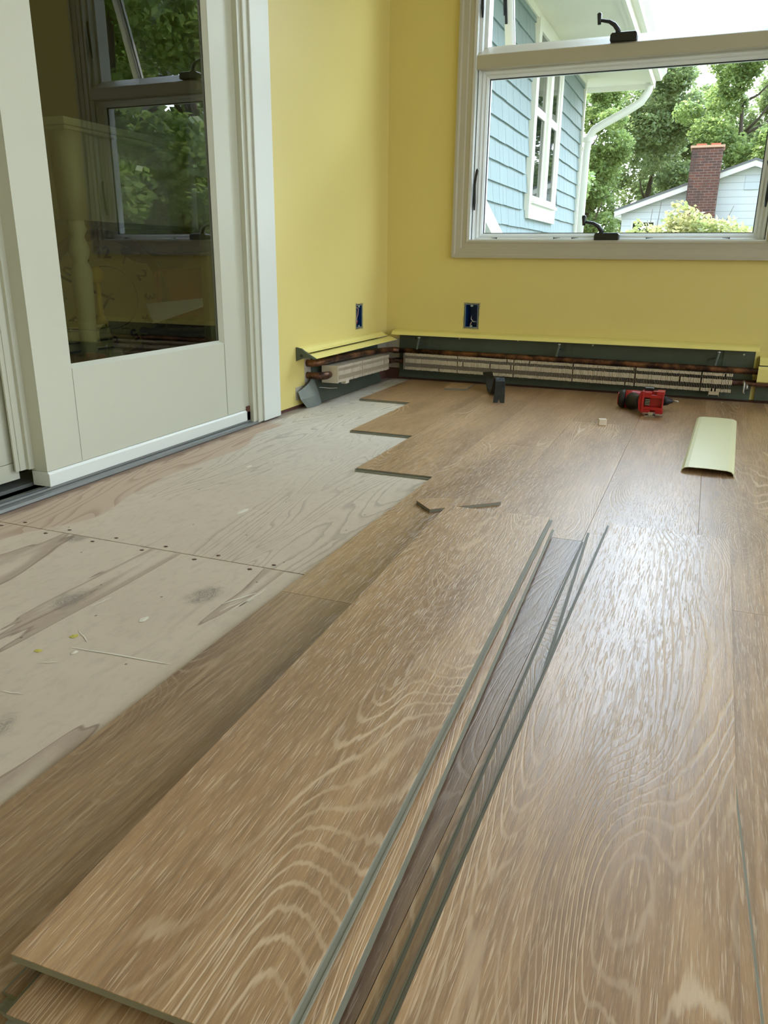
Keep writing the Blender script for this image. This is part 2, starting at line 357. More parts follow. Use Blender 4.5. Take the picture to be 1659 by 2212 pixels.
# paint drips and scratches on the subfloor
def splat(x, y, rx, ry, mat, name='paint_splat'):
    n = 14; vs = [(x + rx*math.cos(2*PI*k/n)*random.uniform(.75, 1.1), y + ry*math.sin(2*PI*k/n)*random.uniform(.75, 1.1), .0005) for k in range(n)]
    MB().add(vs + [(x, y, .0011)], [(k, (k+1) % n, n) for k in range(n)] + [tuple(range(n))[::-1]]).build(name, mat, floor)
def scratch(p, q, w=.0016):
    p, q = Vector(p + (.0006,)), Vector(q + (.0006,)); d = (q-p); nrm = Vector((-d.y, d.x, 0)).normalized() * w
    k = 6; vs = []
    for i in range(k+1):
        c = p + d*i/k + nrm*random.uniform(-.7, .7); ww = .35 + .65*math.sin(PI*i/k)
        vs += [c - nrm*ww, c + nrm*ww]
    MB().add(vs, [(2*i, 2*i+1, 2*i+3, 2*i+2) for i in range(k)]).build('scratch', M_paintw, floor)
splat(-.754, .73, .006, .007, M_painty); splat(-.767, .679, .006, .005, M_painty)
splat(-.72, .694, .004, .006, M_paintw); splat(-.70, .81, .006, .010, M_paintw); splat(-.84, 1.30, .008, .02, M_paintw); splat(-1.02, 1.62, .006, .012, M_paintw)
scratch((-.734, .704), (-.582, .717)); scratch((-.597, .903), (-.594, .976)); scratch((-.625, .90), (-.598, .955), .002); scratch((-.589, .943), (-.602, .885)); scratch((-.60, .935), (-.614, .875), .001)
scratch((-.80, .815), (-.795, .855)); scratch((-.76, .745), (-.725, .725), .001); scratch((-.742, .655), (-.72, .665), .0012); scratch((-.73, .585), (-.70, .59), .001)
for k in range(24):
    y = 1.0 + .105*0; x = -1.22 + .028*k
    if k % 4 in (0, 1):
        splat(x, 1.052 + (.016 if k % 4 else -.016), .0045, .0035, M_sole, 'staple_mark')
# sole plate strip showing under the drywall at the left wall and in the corner
tag(MB().box(XL - .10, XL - .004, 2.05, YB, 0, .06).box(XL, XR, YB + .004, YB + .1, 0, .06).build('trim_1', M_sole), kind='structure')

# ------------------------------------------------------------------ laid vinyl plank floor
TH = .007
def plank_mesh(w, L, t=TH, lips='lre'):
    """wood layer (top) and core with tongue on the left/near end, lower lip on the right"""
    top = MB(); core = MB()
    top.box(0, w, 0, L, t*.90, t)
    core.box(.0003, w - .0003, .0003, L - .0003, 0, t*.90 - .00005)
    if 'r' in lips:      # lower locking lip with its raised edge
        core.box(w - .001, w + .006, .001, L - .001, 0, t*.30).box(w + .0045, w + .006, .001, L - .001, t*.30, t*.42)
    if 'l' in lips: core.box(-.0045, .001, .001, L - .001, t*.22, t*.52)          # tongue
    if 'L' in lips: core.box(-.0055, .001, .001, L - .001, 0, t*.30).box(-.0055, -.0040, .001, L - .001, t*.30, t*.42)
    if 't' in lips: core.box(w - .001, w + .0028, .001, L - .001, t*.22, t*.52)
    if 'e' in lips: core.box(.001, w - .001, -.010, .001, 0, t*.30).box(.001, w - .001, -.010, -.0078, t*.30, t*.45)   # end lip
    return top, core
pf = empty('plank_floor', 'laid floor of limed oak-look vinyl planks with a stepped left edge on the subfloor', 'floor')
E0 = [-.160 + .199*n for n in range(-5, 14)]
ROWS = {-5: (2.62, []), -4: (2.10, []), -3: (1.695, [2.84]), -2: (-.9, [-.18, .965, 2.11]), -1: (-.9, [.24, 1.383, 2.53]), 0: (-.9, [.18, 1.325, 2.47]),
        1: (-.9, [.03, 1.17, 2.315]), 2: (-.9, [.62, 1.76, 2.9]), 3: (-.9, [.2, 1.34, 2.48]), 4: (-.9, [.8, 1.95, 3.0]), 5: (-.9, [.3, 1.45, 2.6])}
tones = {(-2, 0): (.55, .31, .1), (-2, 1): (.22, .83, -.05), (-2, 2): (.50, .47, -.1), (-1, 1): (.02, .77, .45), (-1, 2): (.66, .13, .15), (0, 2): (.60, .67, .25), (-3, 0): (.50, .59, .12), (-4, 0): (.44, .21, .0), (-5, 0): (.40, .91, 0)}  # plank between the stacks: own dark brown plus their shade put into its tone
WEND = 3.165
for n, (ys, joints) in ROWS.items():
    x0 = -.160 + .199*n; cuts = [ys] + [j for j in joints if j > ys] + [WEND]
    for i in range(len(cuts)-1):
        a, b = cuts[i], cuts[i+1]
        top, core = plank_mesh(.1986, b - a - .0006, lips='le')
        o = top.build('plank', M_wood, pf, loc=(x0, a, 0), bevel=.0003)
        tt = tones.get((n, i), (random.uniform(.42, .66), random.random(), random.uniform(.05, .3)))
        o.color = tt + (1,)
        # only the exposed left ends show their core
        if (n <= -2 and i == 0):
            core.build('core', M_core, o)
        else:
            MB().box(.0005, .198, .0005, b-a-.001, 0, TH*.90 - .0001).build('core', M_core, o)

# ------------------------------------------------------------------ loose planks
def loose_plank(z_far, z_near, w, L, tone, label, group='loose planks stacked on the new floor', ang=None, pos=None, lips=''):
    top, core = plank_mesh(w, L, lips=lips)
    t = empty('vinyl_plank', label, 'plank', group)
    o = top.build('wood_layer', M_wood, t, bevel=.0002); o.color = tone + (1,)
    core.build('core', M_core, t)
    pitch = math.atan2(z_far - z_near, L)
    t.rotation_euler = (pitch, 0, ang); t.location = (pos[0], pos[1], z_near - TH)
    return t
def place(bl, a_deg, w, L, zn, zf, tone, label, lips=''):
    return loose_plank(zf, zn, w, L, tone, label, ang=math.radians(a_deg), pos=bl, lips=lips)
place((-.393, .288), 2.15, .205, 1.138, .0375, .0290, (.62, .23, .05), 'loose wood-look plank on top of the left stack, its near end lifted, raised flame grain', 'r')
place((-.3725, .262), -.0 + 2.6, .206, 1.125, .0212, .0216, (.70, .52, .0), 'light tan plank lying directly under the top plank of the left stack', 'let')
place((-.392, .278), 1.2, .190, 1.06, .0142, .0142, (.45, .71, .0), 'lowest plank of the left stack, dark corner peeking out at lower left', 'le')
place((-.1435, .25), .55, .205, 1.125, .0142, .0142, (.55, .37, .1), 'lowest plank of the right stack, left edge bared the whole length', 'L')
place((-.1035, .285), 2.35, .203, 1.125, .0213, .0213, (.60, .15, .15), 'middle plank of the right stack, skewed, showing at the far left and near right', 'Lt')
place((-.1305, .3), -.62, .209, 1.145, .0284, .0284, (.62, .945, .2), 'pale shiny plank on top of the right stack, lying almost straight', 'L')
# cut-off pieces
def cut_piece(poly, z, label, tone):
    t = empty('plank_offcut', label, 'plank piece', loc=(poly[0][0], poly[0][1], z))
    q = [(x - poly[0][0], y - poly[0][1]) for x, y in poly]
    o = MB().prism(q, 'z', TH*.9, TH).build('wood_layer', M_wood, t); o.color = tone + (1,)
    c = (sum(a for a, b in q)/len(q), sum(b for a, b in q)/len(q))
    MB().prism([(a + (c[0]-a)*.01, b + (c[1]-b)*.01) for a, b in q], 'z', 0, TH*.9 - .0001).build('core', M_core, t)
cut_piece([(-.521, 1.478), (-.475, 1.430), (-.352, 1.541), (-.385, 1.560), (-.500, 1.504)], .0072, 'small pentagonal plank offcut lying at the far end of the left stack', (.5, .4, .1))
cut_piece([(-.935, 2.95), (-.846, 2.965), (-.858, 3.11), (-.945, 3.095)], .0072, 'square plank offcut in front of the back heater, left of the pry bar', (.45, .66, .0))
t = MB().box(-.012, .012, -.010, .010, 0, .020).build('wood_chip', M_chip, bevel=.002, loc=(-.262, 2.50, TH)); t.rotation_euler = (0, 0, .25)
tag(t, 'tiny pale wooden block on the planks left of the red drill', 'wood block')
mbc = MB()
for k in range(14): 
    a = random.uniform(0, 6.28); r = random.uniform(.01, .035); s_ = random.uniform(.0006, .0016)
    x, y = -.285 + r*math.cos(a), 2.515 + r*math.sin(a)*1.3; mbc.box(x, x+s_*2, y, y+s_, TH, TH + s_)
tag(mbc.build('drywall_dust', M_chip), 'white crumbs of dust around the tiny wooden block', 'dust', kind='stuff')

# ------------------------------------------------------------------ back window
w1 = empty('window_1', kind='structure')
x0, x1, z0, z1 = WIN
prof = [(0, YB), (0, YB - .012), (.006, YB - .016), (.012, YB - .014), (.026, YB - .013), (.030, YB - .016), (.050, YB - .018), (.056, YB - .022), (.066, YB - .022), (.066, YB)]
MB().frame(x0, x1, z0, z1, prof).build('window_casing', M_wtrim, w1)
jp = [(0, YB - .010), (-.004, YB - .010), (-.004, YB + .03), (-.009, YB + .03), (-.009, YB + .14), (.0, YB + .14)]
MB().frame(x0, x1, z0, z1, jp).build('window_jamb', M_vinyl, w1)
# mullion between the two sashes: flat face with a sloping ledge on top
MB().prism([(YB - .008, 1.190), (YB - .008, 1.236), (YB + .035, 1.264), (YB + .055, 1.276), (YB + .10, 1.276), (YB + .10, 1.190)], 'x', x0 - .0, x1 + .0).build('mullion', M_wtrim, w1, bevel=.003)
# lower sash (closed): outer stepped frame and inner bead
lx0, lx1, lz0, lz1 = -.885, .121, .604, 1.164
sp = [(0, YB + .052), (0, YB + .040), (.008, YB + .032), (.012, YB + .034), (.020, YB + .024), (.026, YB + .026), (.034, YB + .014), (.0365, YB + .014), (.0365, YB + .08), (0, YB + .08)]
ls = MB().frame(lx0, lx1, lz0, lz1, sp).build('lower_sash', M_vinyl, w1)
MB().frame(lx0 + .003, lx1 - .003, lz0 + .003, lz1 - .003, [(0, YB + .050), (.003, YB + .048), (.003, YB + .056), (0, YB + .056)]).build('gasket', M_gasket, ls)
MB().box(lx0, lx1, YB + .053, YB + .057, lz0, lz1).build('window_pane', M_glassw, ls)
# bottom sill step and side filler between casing and sash
MB().prism([(YB - .006, z0 + .001), (YB + .012, z0 + .004), (YB + .014, z0 + .001)], 'x', x0, x1).build('sill_step', M_wtrim, w1)
# fill between sash edge and the wall opening at the sides above the mullion (stepped stops)
for sx0, sx1 in ((x0 - .001, -.899), (.135, x1 + .001)):
    MB().box(sx0, sx1, YB + .045, YB + .10, 1.26, z1).box(min(sx0, sx1) if sx0 < 0 else sx1 - .018, (sx0 + .018) if sx0 < 0 else sx1, YB + .015, YB + .05, 1.25, z1).build('window_stop', M_vinyl, w1)
# upper sash, hinged at its top and swung outward
us = empty('upper_sash'); us.parent = w1; us.location = (0, YB + .10, 1.875); us.rotation_euler = (math.radians(-20.5) * -1, 0, 0)
us.rotation_euler = (math.radians(19.8), 0, 0)
UH = .60
usp = [(0, -.006), (0, -.012), (.008, -.018), (.034, -.018), (.034, .018), (0, .018)]
MB().frame(-.858, .10, -UH, -.035, usp).build('sash_frame', M_vinyl, us)
MB().frame(-.857, .099, -UH + .001, -.036, [(0, -.0075), (.004, -.009), (.004, .002), (0, .002)]).build('gasket', M_gasket, us)
MB().box(-.858, .10, -.004, 0, -UH, -.035).build('window_pane', M_glassw, us)
MB().box(-.893, -.888, -.028, -.016, -.47, -.40).box(-.890, -.880, -.022, -.018, -.50, -.38).build('hinge_bracket', M_iron, us)
# crank handles
def crank(cx, zb, yb, s=1.0):
    c = empty('crank_handle'); c.parent = w1; c.location = (cx, yb, zb)
    MB().prism([(-.046, 0), (.046, 0), (.046, .020), (.040, .027), (-.040, .027), (-.046, .020)], 'y', -.026, .012).build('crank_cover', M_black, c, bevel=.003)
    MB().tube([(-.020, -.012, .022), (-.022, -.018, .036), (-.034, -.024, .050), (-.052, -.030, .060), (-.076, -.034, .064), (-.084, -.034, .064)], [.011, .009, .008, .0065, .0055, .005], 10).build('crank_arm', M_black, c, True)
    MB().tube([(-.085, -.036, .052), (-.086, -.036, .064), (-.087, -.036, .084), (-.087, -.036, .088)], [.006, .0065, .0085, .006], 12).build('crank_knob', M_black, c, True)
crank(-.387, .578, YB + .01); crank(-.392, 1.242, YB + .005)
def lock(x, za, zb, y, flip=1):
    c = MB().tube([(x, y, za), (x, y - .006, za + .03), (x, y - .012, zb - .05), (x + .006*flip, y - .020, zb - .02), (x + .012*flip, y - .026, zb), (x + .012*flip, y - .024, zb + .006)], [.003, .006, .0055, .005, .006, .004], 8)
    c.build('lock_lever', M_black, w1, True)
lock(-.915, .692, .835, YB + .012); lock(.146, .690, .835, YB + .012, -1); lock(-.915, 1.365, 1.50, YB + .012); lock(.146, 1.365, 1.50, YB + .012, -1)
for xx, dr in ((-.815, -1), (-.590, 1), (-.520, 1), (-.245, 1), (.045, -1)):
    MB().tube([(xx, YB + .006, .586), (xx + .004*dr, YB + .006, .586), (xx + .026*dr, YB + .008, .587)], [.004, .002, .0006], 8).build('screw', M_black, w1)

# ------------------------------------------------------------------ windows out of view that light the room
def side_window(name, fixed, t, a0, a1, z0_, z1_):
    w = empty(name, kind='structure')
    P = (lambda a, tt, z: (tt, a, z)) if fixed == 'x' else (lambda a, tt, z: (a, tt, z))
    def bx(a, b, c, d, e, f):
        mb = MB(); p = [P(a, e, c), P(b, e, c), P(b, f, c), P(a, f, c), P(a, e, d), P(b, e, d), P(b, f, d), P(a, f, d)]
        return mb.hexa(p)
    s_ = 1 if t > 0 else -1
    for n_, (a, b, c, d) in enumerate(((a0, a1, z0_, z0_+.045), (a0, a1, z1_-.045, z1_), (a0, a0+.045, z0_+.045, z1_-.045), (a1-.045, a1, z0_+.045, z1_-.045), (a0+.045, a1-.045, 1.22, 1.28))):
        bx(a, b, c, d, t - s_*.01, t + s_*.10).build('window_frame', M_vinyl, w)
    bx(a0, a1, z0_, z1_, t + s_*.05, t + s_*.054).build('window_pane', M_glassw, w)
side_window('window_2', 'x', XR, 1.35, 2.95, .2, 2.3); side_window('window_3', 'x', XR, -.35, 1.25, .2, 2.3); side_window('window_4', 'x', XR, -2.15, -.45, .2, 2.3)

# ------------------------------------------------------------------ sliding glass door in the left wall
d1 = empty('door_1', kind='structure')
def leaf(parent, xf, ya, yb, z0_, z1_, thick, stileL, stileR, railB, sweep=True):
    xb = xf - thick
    st = MB().box(xb, xf, ya, ya + stileL, z0_, z1_).box(xb, xf, yb - stileR, yb, z0_, z1_)
    st.box(xb, xf - .0003, ya + stileL, yb - stileR, z0_, railB).box(xb, xf - .0003, ya + stileL, yb - stileR, z1_ - .10, z1_)
    st.build('door_frame', M_trim, parent)
    a, b, c, d = ya + stileL, yb - stileR, railB, z1_ - .10
    bead = MB()
    bead.add([(xf - .0003, a - .0, c), (xf - .0003, b, c), (xf - .013, b - .010, c + .009), (xf - .013, a + .004, c + .009)], [(0, 1, 2, 3)])
    bead.add([(xf - .0003, b, c), (xf - .0003, b, d), (xf - .013, b - .010, d - .009), (xf - .013, b - .010, c + .009)], [(0, 1, 2, 3)])
    bead.add([(xf - .0003, a, c), (xf - .0003, a, d), (xf - .013, a + .004, d - .009), (xf - .013, a + .004, c + .009)], [(0, 1, 2, 3)])
    bead.add([(xf - .0003, a, d), (xf - .0003, b, d), (xf - .013, b - .010, d - .009), (xf - .013, a + .004, d - .009)], [(0, 1, 2, 3)])
    bead.build('glazing_bead', M_trim, parent)
    g = MB().box(xf - .018, xf - .014, a - .005, b + .005, c - .005, d + .005).build('door_pane', M_glassd, parent)
    return g
XF = -1.293
leaf(d1, XF, 1.236, 2.068, .050, 2.02, .045, .105, .117, .262)
MB().prism([(XF - .045, .016), (XF + .004, .016), (XF + .004, .044), (XF - .001, .049), (XF - .045, .049)], 'y', 1.236, 2.068).build('bottom_sweep', M_trimw, d1, bevel=.001)
MB().box(XF - .0001, XF + .0004, 1.948, 1.9492, .052, .262).box(XF - .0001, XF + .0004, 1.342, 1.3430, .052, .262).build('rail_joint', plain('joint_shadow_paint', s2l((160, 158, 138)), .6), d1)
MB().box(XF - .044, XF - .036, 1.222, 1.238, .055, 2.0).box(XF - .058, XF - .044, 1.205, 1.222, .055, 2.0).box(XF - .050, XF - .046, 1.195, 1.207, .055, 2.0).build('weather_strip', M_trim, d1)
d2 = empty('door_2', kind='structure')
leaf(d2, XF - .062, -.72, 1.215, .072, 2.02, .045, .105, .070, .30)
MB().box(XF - .105, XF - .060, -.72, 1.215, .034, .071).build('bottom_rail', M_trim, d2)
MB().box(XF - .0625, XF - .0612, 1.16, 1.162, .075, 1.2).build('rail_joint', M_gasket, d2)
# jambs, casing and sill
MB().box(-1.335, -1.277, 2.068, 2.088, .0, 2.04).box(-1.43, -1.335, 2.052, 2.088, 0, 2.04).box(-1.43, -1.277, -.75, -.728, 0, 2.04).box(-1.43, -1.277, -.75, 2.088, 2.02, 2.05).build('trim_2', M_trim)
bpy.data.objects['trim_2']['kind'] = 'structure'
# small rounded stop on the jamb and flat casing board
tag(MB().box(-1.300, -1.271, 2.088, 2.116, .004, 2.06).build('trim_3', M_trim, bevel=.002), kind='structure')
cs = MB().box(XL - .002, -1.266, 2.117, 2.222, .0045, 2.16)
cs.box(XL - .002, -1.266, -.86, -.76, .0045, 2.16).box(XL - .002, -1.266, -.76, 2.117, 2.06, 2.16)
tag(cs.build('trim_4', M_trimw, bevel=.0015), kind='structure')
sill = MB().prism([(-1.43, 0), (-1.43, .020), (-1.345, .020), (-1.345, .011), (-1.300, .013), (-1.300, .017), (-1.297, .017), (-1.297, .012), (-1.290, .012), (-1.290, .016), (-1.287, .016), (-1.286, .011), (-1.274, .009), (-1.272, .003), (-1.274, .0)], 'y', -.75, 2.10)
tag(sill.build('trim_5', M_alum), kind='structure')

# ------------------------------------------------------------------ room behind the glass door
IX0, IX1, IY0, IY1 = -4.3, XL - .14, -1.2, 3.34
M_iwall = plain('inner_room_paint', s2l((196, 180, 96)), .8, 0, .05, 3)
M_ifloor = plain('inner_dark_floor', (0.05, 0.032, 0.022, 1), .5, 0, .2, 12)
ir = MB().box(IX0 - .1, IX0, IY0, IY1, 0, 2.4).box(IX0, IX1, IY0 - .1, IY0, 0, 2.4).box(IX0, IX1, IY1, IY1 + .1, 0, 2.4)
tag(ir.build('wall_inner', M_iwall), kind='structure')
tag(MB().box(IX0, IX1, IY0, IY1, 2.4, 2.5).build('ceiling_inner', M_iwall), kind='structure')
tag(MB().box(IX0, IX1, IY0, IY1, -.1, 0).build('floor_inner', M_ifloor), kind='structure')
M_cream = plain('cream_furniture_paint', s2l((222, 216, 190)), .45, 0, .05, 9)
tb = empty('console_table', 'cream painted table with turned legs standing behind the glass door', 'table', loc=(-1.70, 1.878, 0))
MB().box(-.36, .02, -.06, 1.22, .842, .862).box(-.35, .012, -.052, 1.21, .832, .842).build('tabletop', M_cream, tb, bevel=.003)
MB().box(-.035, -.018, .04, 1.12, .60, .832).box(-.335, -.32, .04, 1.12, .60, .832).box(-.32, -.03, -.02, -.005, .60, .832).box(-.32, -.03, 1.15, 1.165, .60, .832).build('apron', M_cream, tb)
for lx, ly in ((-.03, 0), (-.03, 1.14), (-.32, 0), (-.32, 1.14)):
    m = MB().hexa([(lx-.030, ly-.030, .60), (lx+.030, ly-.030, .60), (lx+.030, ly+.030, .60), (lx-.030, ly+.030, .60), (lx-.036, ly-.036, .832), (lx+.036, ly-.036, .832), (lx+.036, ly+.036, .832), (lx-.036, ly+.036, .832)])
    m.lathe([(.016, 0), (.019, .10), (.024, .22), (.029, .40), (.031, .46), (.025, .475), (.020, .485), (.028, .505), (.030, .52), (.022, .545), (.019, .555), (.028, .575), (.022, .595), (.022, .602)], (lx, ly, 0), 'z', 24)
    m.build('leg', M_cream, tb, True)
# clock leaning under the table
ck = empty('wall_clock', 'large round clock with black numerals leaning on the floor behind the table leg', 'clock', loc=(-2.06, 2.36, .355), rot=(math.radians(90 - 6), 0, math.radians(62)))
M_dial = plain('aged_clock_dial', s2l((214, 200, 140)), .6, 0, .08, 6); M_num = plain('clock_black_ink', (0.02, 0.018, 0.014, 1), .6)
MB().lathe([(.215, -.03), (.238, -.02), (.243, .0), (.232, .016), (.212, .020), (.203, .010), (.203, -.03)], (0, 0, 0), 'z', 48).build('clock_rim', plain('clock_rim_bronze', (0.12, 0.085, 0.045, 1), .35, .5), ck, True)
dial = MB().lathe([(.204, -.02), (.204, .004), (.0005, .0045)], (0, 0, 0), 'z', 48).build('dial', M_dial, ck)
MB().add([(R_*math.cos(2*PI*k/64), R_*math.sin(2*PI*k/64), z_) for R_, z_ in ((.1100, .0045), (.1100, .0058), (.1122, .0058), (.1122, .0045)) for k in range(64)], [(i*64 + k, i*64 + (k+1) % 64, ((i+1) % 4)*64 + (k+1) % 64, ((i+1) % 4)*64 + k) for i in range(4) for k in range(64)]).build('dial_ring', M_num, dial)
def text_mesh(s, size, mat, parent, loc, rz, name='numeral'):
    cu = bpy.data.curves.new('txt', 'FONT'); cu.body = s; cu.size = size; cu.extrude = .0008; cu.offset = .0016; cu.align_x = 'CENTER'; cu.align_y = 'CENTER'
    to = bpy.data.objects.new('txt', cu); COL.objects.link(to); bpy.context.view_layer.update()
    me = bpy.data.meshes.new_from_object(to.evaluated_get(bpy.context.evaluated_depsgraph_get())); bpy.data.objects.remove(to)
    me.materials.clear(); me.materials.append(mat)
    o = bpy.data.objects.new(name, me); COL.objects.link(o); o.parent = parent; o.location = loc; o.rotation_euler = (0, 0, rz)
for h in range(1, 13):
    a = PI/2 - h*PI/6
    text_mesh(str(h), .058, M_num, dial, (.158*math.cos(a), .158*math.sin(a), .0055), a - PI/2)
for a, L in ((math.radians(158), .10), (math.radians(232), .145)):
    d = Vector((math.cos(a), math.sin(a), 0)); n_ = Vector((-d.y, d.x, 0))
    MB().prism([tuple((n_*-.004 - d*.02).xy), tuple((n_*.004 - d*.02).xy), tuple((n_*.006 + d*L*.7).xy), tuple((d*L).xy), tuple((n_*-.006 + d*L*.7).xy)], 'z', .009, .0105).build('clock_hand', M_num, ck)
# books
bz = 0.0
covers = [(.12, .02, .02), (.03, .03, .035), (.05, .06, .08), (.30, .05, .04), (.22, .03, .03), (.06, .10, .09), (.28, .28, .26), (.05, .06, .06), (.34, .33, .24), (.42, .34, .12)]
names = ['dark red book at the bottom of the stack behind the door glass', 'black book, second from the bottom of the stack behind the door glass', 'slate book, third from the bottom of the stack behind the door glass',
         'bright red book in the lower half of the stack behind the door glass', 'wide maroon book in the middle of the stack behind the door glass', 'green-grey book above the wide maroon one in the stack',
         'thick pale book with rippled pages in the stack behind the table leg', 'black-edged book under the cream one near the stack top', 'thick cream book second from the top of the stack', 'small tan book on the very top of the stack behind the table leg']
for i in range(10):
    th = [.03, .028, .03, .032, .032, .030, .034, .028, .036, .014][i]; lx = [.17, .16, .17, .17, .22, .20, .155, .13, .13, .085][i]
    y0 = 1.93 + [0, .01, 0, .01, 0, .0, .02, .0, .01, .02][i]
    b = empty('book', names[i], 'book', 'books stacked under the table', loc=(-1.785, y0, bz), rot=(0, 0, math.radians(random.uniform(-5, 5))))
    MB().box(-.13, .0, -.08, lx - .02, .003, th - .003).build('pages', plain('book_pages', s2l((226, 216, 184)), .8, 0, .08, 40), b)
    cc = covers[i] + (1,)
    MB().box(-.135, .004, -.085, lx - .016, 0, .003).box(-.135, .004, -.085, lx - .016, th - .003, th).box(-.135, .004, lx - .018, lx - .014, 0, th).build('book_cover', plain('book_cover', cc, .5), b)
    bz += th + .0004
M_bask = plain('brown_wicker', (0.20, 0.115, 0.055, 1), .7, 0, .4, 60, .6)
bk = MB()
for r in range(11):
    z = .012 + r*.022; ring = [(-1.98 + (.19 + .01*math.sin(r*.5))*math.cos(2*PI*k/28), 2.66 + .21*math.sin(2*PI*k/28), z + (.004 if (k + r) % 2 else -.004)) for k in range(29)]
    bk.tube(ring, .011, 6)
bk.lathe([(.17, .0), (.185, .24), (.165, .24), (.15, .02)], (-1.98, 2.66, 0), 'z', 28)
tag(bk.build('wicker_basket', M_bask, None, True), 'brown woven basket on the floor behind the door glass, right of the clock', 'basket')
tag(MB().hexa([(-2.06, 2.56, .27), (-1.95, 2.50, .27), (-1.95, 2.82, .27), (-2.06, 2.80, .27), (-2.08, 2.54, .455), (-1.955, 2.52, .455), (-1.955, 2.84, .455), (-2.08, 2.84, .455)]).build('orange_folder', plain('orange_red_card', (0.55, 0.12, 0.04, 1), .6), bevel=.006), 'orange-red folder standing in the woven basket behind the door glass', 'folder')
tag(MB().hexa([(-1.93, 2.44, .262), (-1.925, 2.44, .262), (-1.90, 2.84, .325), (-1.905, 2.84, .325), (-1.93, 2.40, .335), (-1.925, 2.40, .335), (-1.90, 2.86, .345), (-1.905, 2.86, .345)]).build('white_paper', plain('white_paper', (0.75, 0.73, 0.68, 1), .7)), 'white sheet of paper slipping over the basket rim behind the door glass', 'paper')
cl = MB(); 
for k in range(9):
    a = PI*k/8
cl.tube([(-2.02, 2.42, .52), (-2.01, 2.52, .490), (-2.01, 2.62, .485), (-2.01, 2.72, .487), (-2.01, 2.82, .51)], [.015, .027, .030, .028, .015], 10)
tag(cl.build('grey_cloth', plain('blue_grey_cloth', (0.16, 0.19, 0.24, 1), .9), None, True), 'rolled blue-grey cloth on the orange folder behind the door glass', 'cloth')
tag(MB().tube([(-1.955, 2.50, .552), (-1.955, 2.55, .535), (-1.955, 2.61, .535), (-1.955, 2.67, .548)], [.010, .018, .018, .010], 10).build('yellow_squash', plain('yellow_skin', (0.72, 0.48, 0.03, 1), .45), None, True), 'curved yellow squash on the blue-grey cloth behind the door glass', 'squash')
# a small post shelf bracket keeps the yellow knob beside the table leg
tag(MB().lathe([(.006, -.02), (.024, -.012), (.028, .002), (.020, .014), (.006, .02)], (-1.80, 2.02, bz + .145), 'x', 16).lathe([(.022, 0), (.010, .02), (.007, .12), (.010, .128)], (-1.80, 2.02, bz), 'z', 16).build('yellow_ornament', plain('yellow_glaze', (0.75, 0.48, 0.02, 1), .4), None, True), 'small round yellow ornament on top of the book stack beside the table leg', 'ornament')

# ------------------------------------------------------------------ open baseboard heater on the back wall
hb = empty('baseboard_heater', 'long baseboard heater under the window with its front panel off, fins and copper pipe bare', 'heater', loc=(0, 0, 0))
A, B = -1.219, .190
MB().box(A, B, YB - .008, YB - .001, .013, .209).prism([(YB - .008, .013), (YB - .008, .030), (YB - .014, .014), (YB - .014, .011)], 'x', A, B).build('back_panel', M_steel, hb)
cp = [(YB - .001, .2145), (YB - .034, .2125), (YB - .050, .209), (YB - .062, .199), (YB - .0625, .1955), (YB - .052, .2055), (YB - .034, .2100), (YB - .001, .2120)]
MB().prism(cp, 'x', -1.238, .197).build('top_cover', M_cover, hb)
MB().box(.188, .1945, YB - .010, YB - .001, .10, .211).build('end_strip', M_cover, hb)
MB().tube([(-1.205, YB - .048, .1285), (-.6, YB - .048, .1275), (.215, YB - .048, .1235), (.5, YB - .048, .123)], .0115, 14).build('supply_pipe', M_copper, hb, True)
MB().tube([(-1.205, YB - .040, .085), (.30, YB - .040, .078)], .011, 14).build('return_pipe', M_copper, hb, True)
def fins(parent, a, b, fixed, depth0, depth1, zc0, zc1, pitch=.0058, hh=.0345, bent=None):
    """thin plates with folded front tabs; runs from a to b along the pipe"""
    m = MB(); n = int((b - a)/pitch)
    for i in range(n):
        p = a + i*pitch; zc = zc0 + (zc1 - zc0)*i/n
        seg = i % 41
        j = random.uniform(-.0005, .0005); dz = random.uniform(-.0007, .0007); w = pitch*.86
        dd = random.choice([0]*12 + [.003, -.003])
        def bx(p0, p1, d0, d1, z0_, z1_):
            if fixed == 'y': m.box(p0, p1, d0, d1, z0_, z1_)
            else: m.box(d0, d1, p0, p1, z0_, z1_)
        dep0, dep1 = depth0, depth1
        bx(p, p + .0007, min(dep0, dep1), max(dep0, dep1), zc - hh + dz, zc + hh + dz)
        f0, f1 = (depth0, depth0 + (.0012 if depth1 > depth0 else -.0012)); f0, f1 = min(f0, f1), max(f0, f1)
        if seg == 0: continue
        for (u, v) in ((.71, 1.0), (-.16, .36), (-1.0, -.66)):
            if random.random() < .02: continue
            bx(p + j, p + j + w, f0 + dd*.3, f1 + dd*.3, zc + u*hh + dz, zc + v*hh + dz)
        # folded top and bottom edges
        bx(p, p + w, min(dep0, dep1) + .001, max(dep0, dep1) - .001, zc + hh + dz - .0006, zc + hh + dz)
    return m
fins(hb, -1.178, .122, 'y', YB - .066, YB - .012, .0865, .0765).build('fin_element', M_fin, hb)
MB().box(.045, .082, YB - .060, YB - .020, .030, .0425).box(.045, .046, YB - .060, YB - .058, .024, .0425).box(.081, .082, YB - .060, YB - .058, .024, .0425).build('cradle', M_fin, hb)
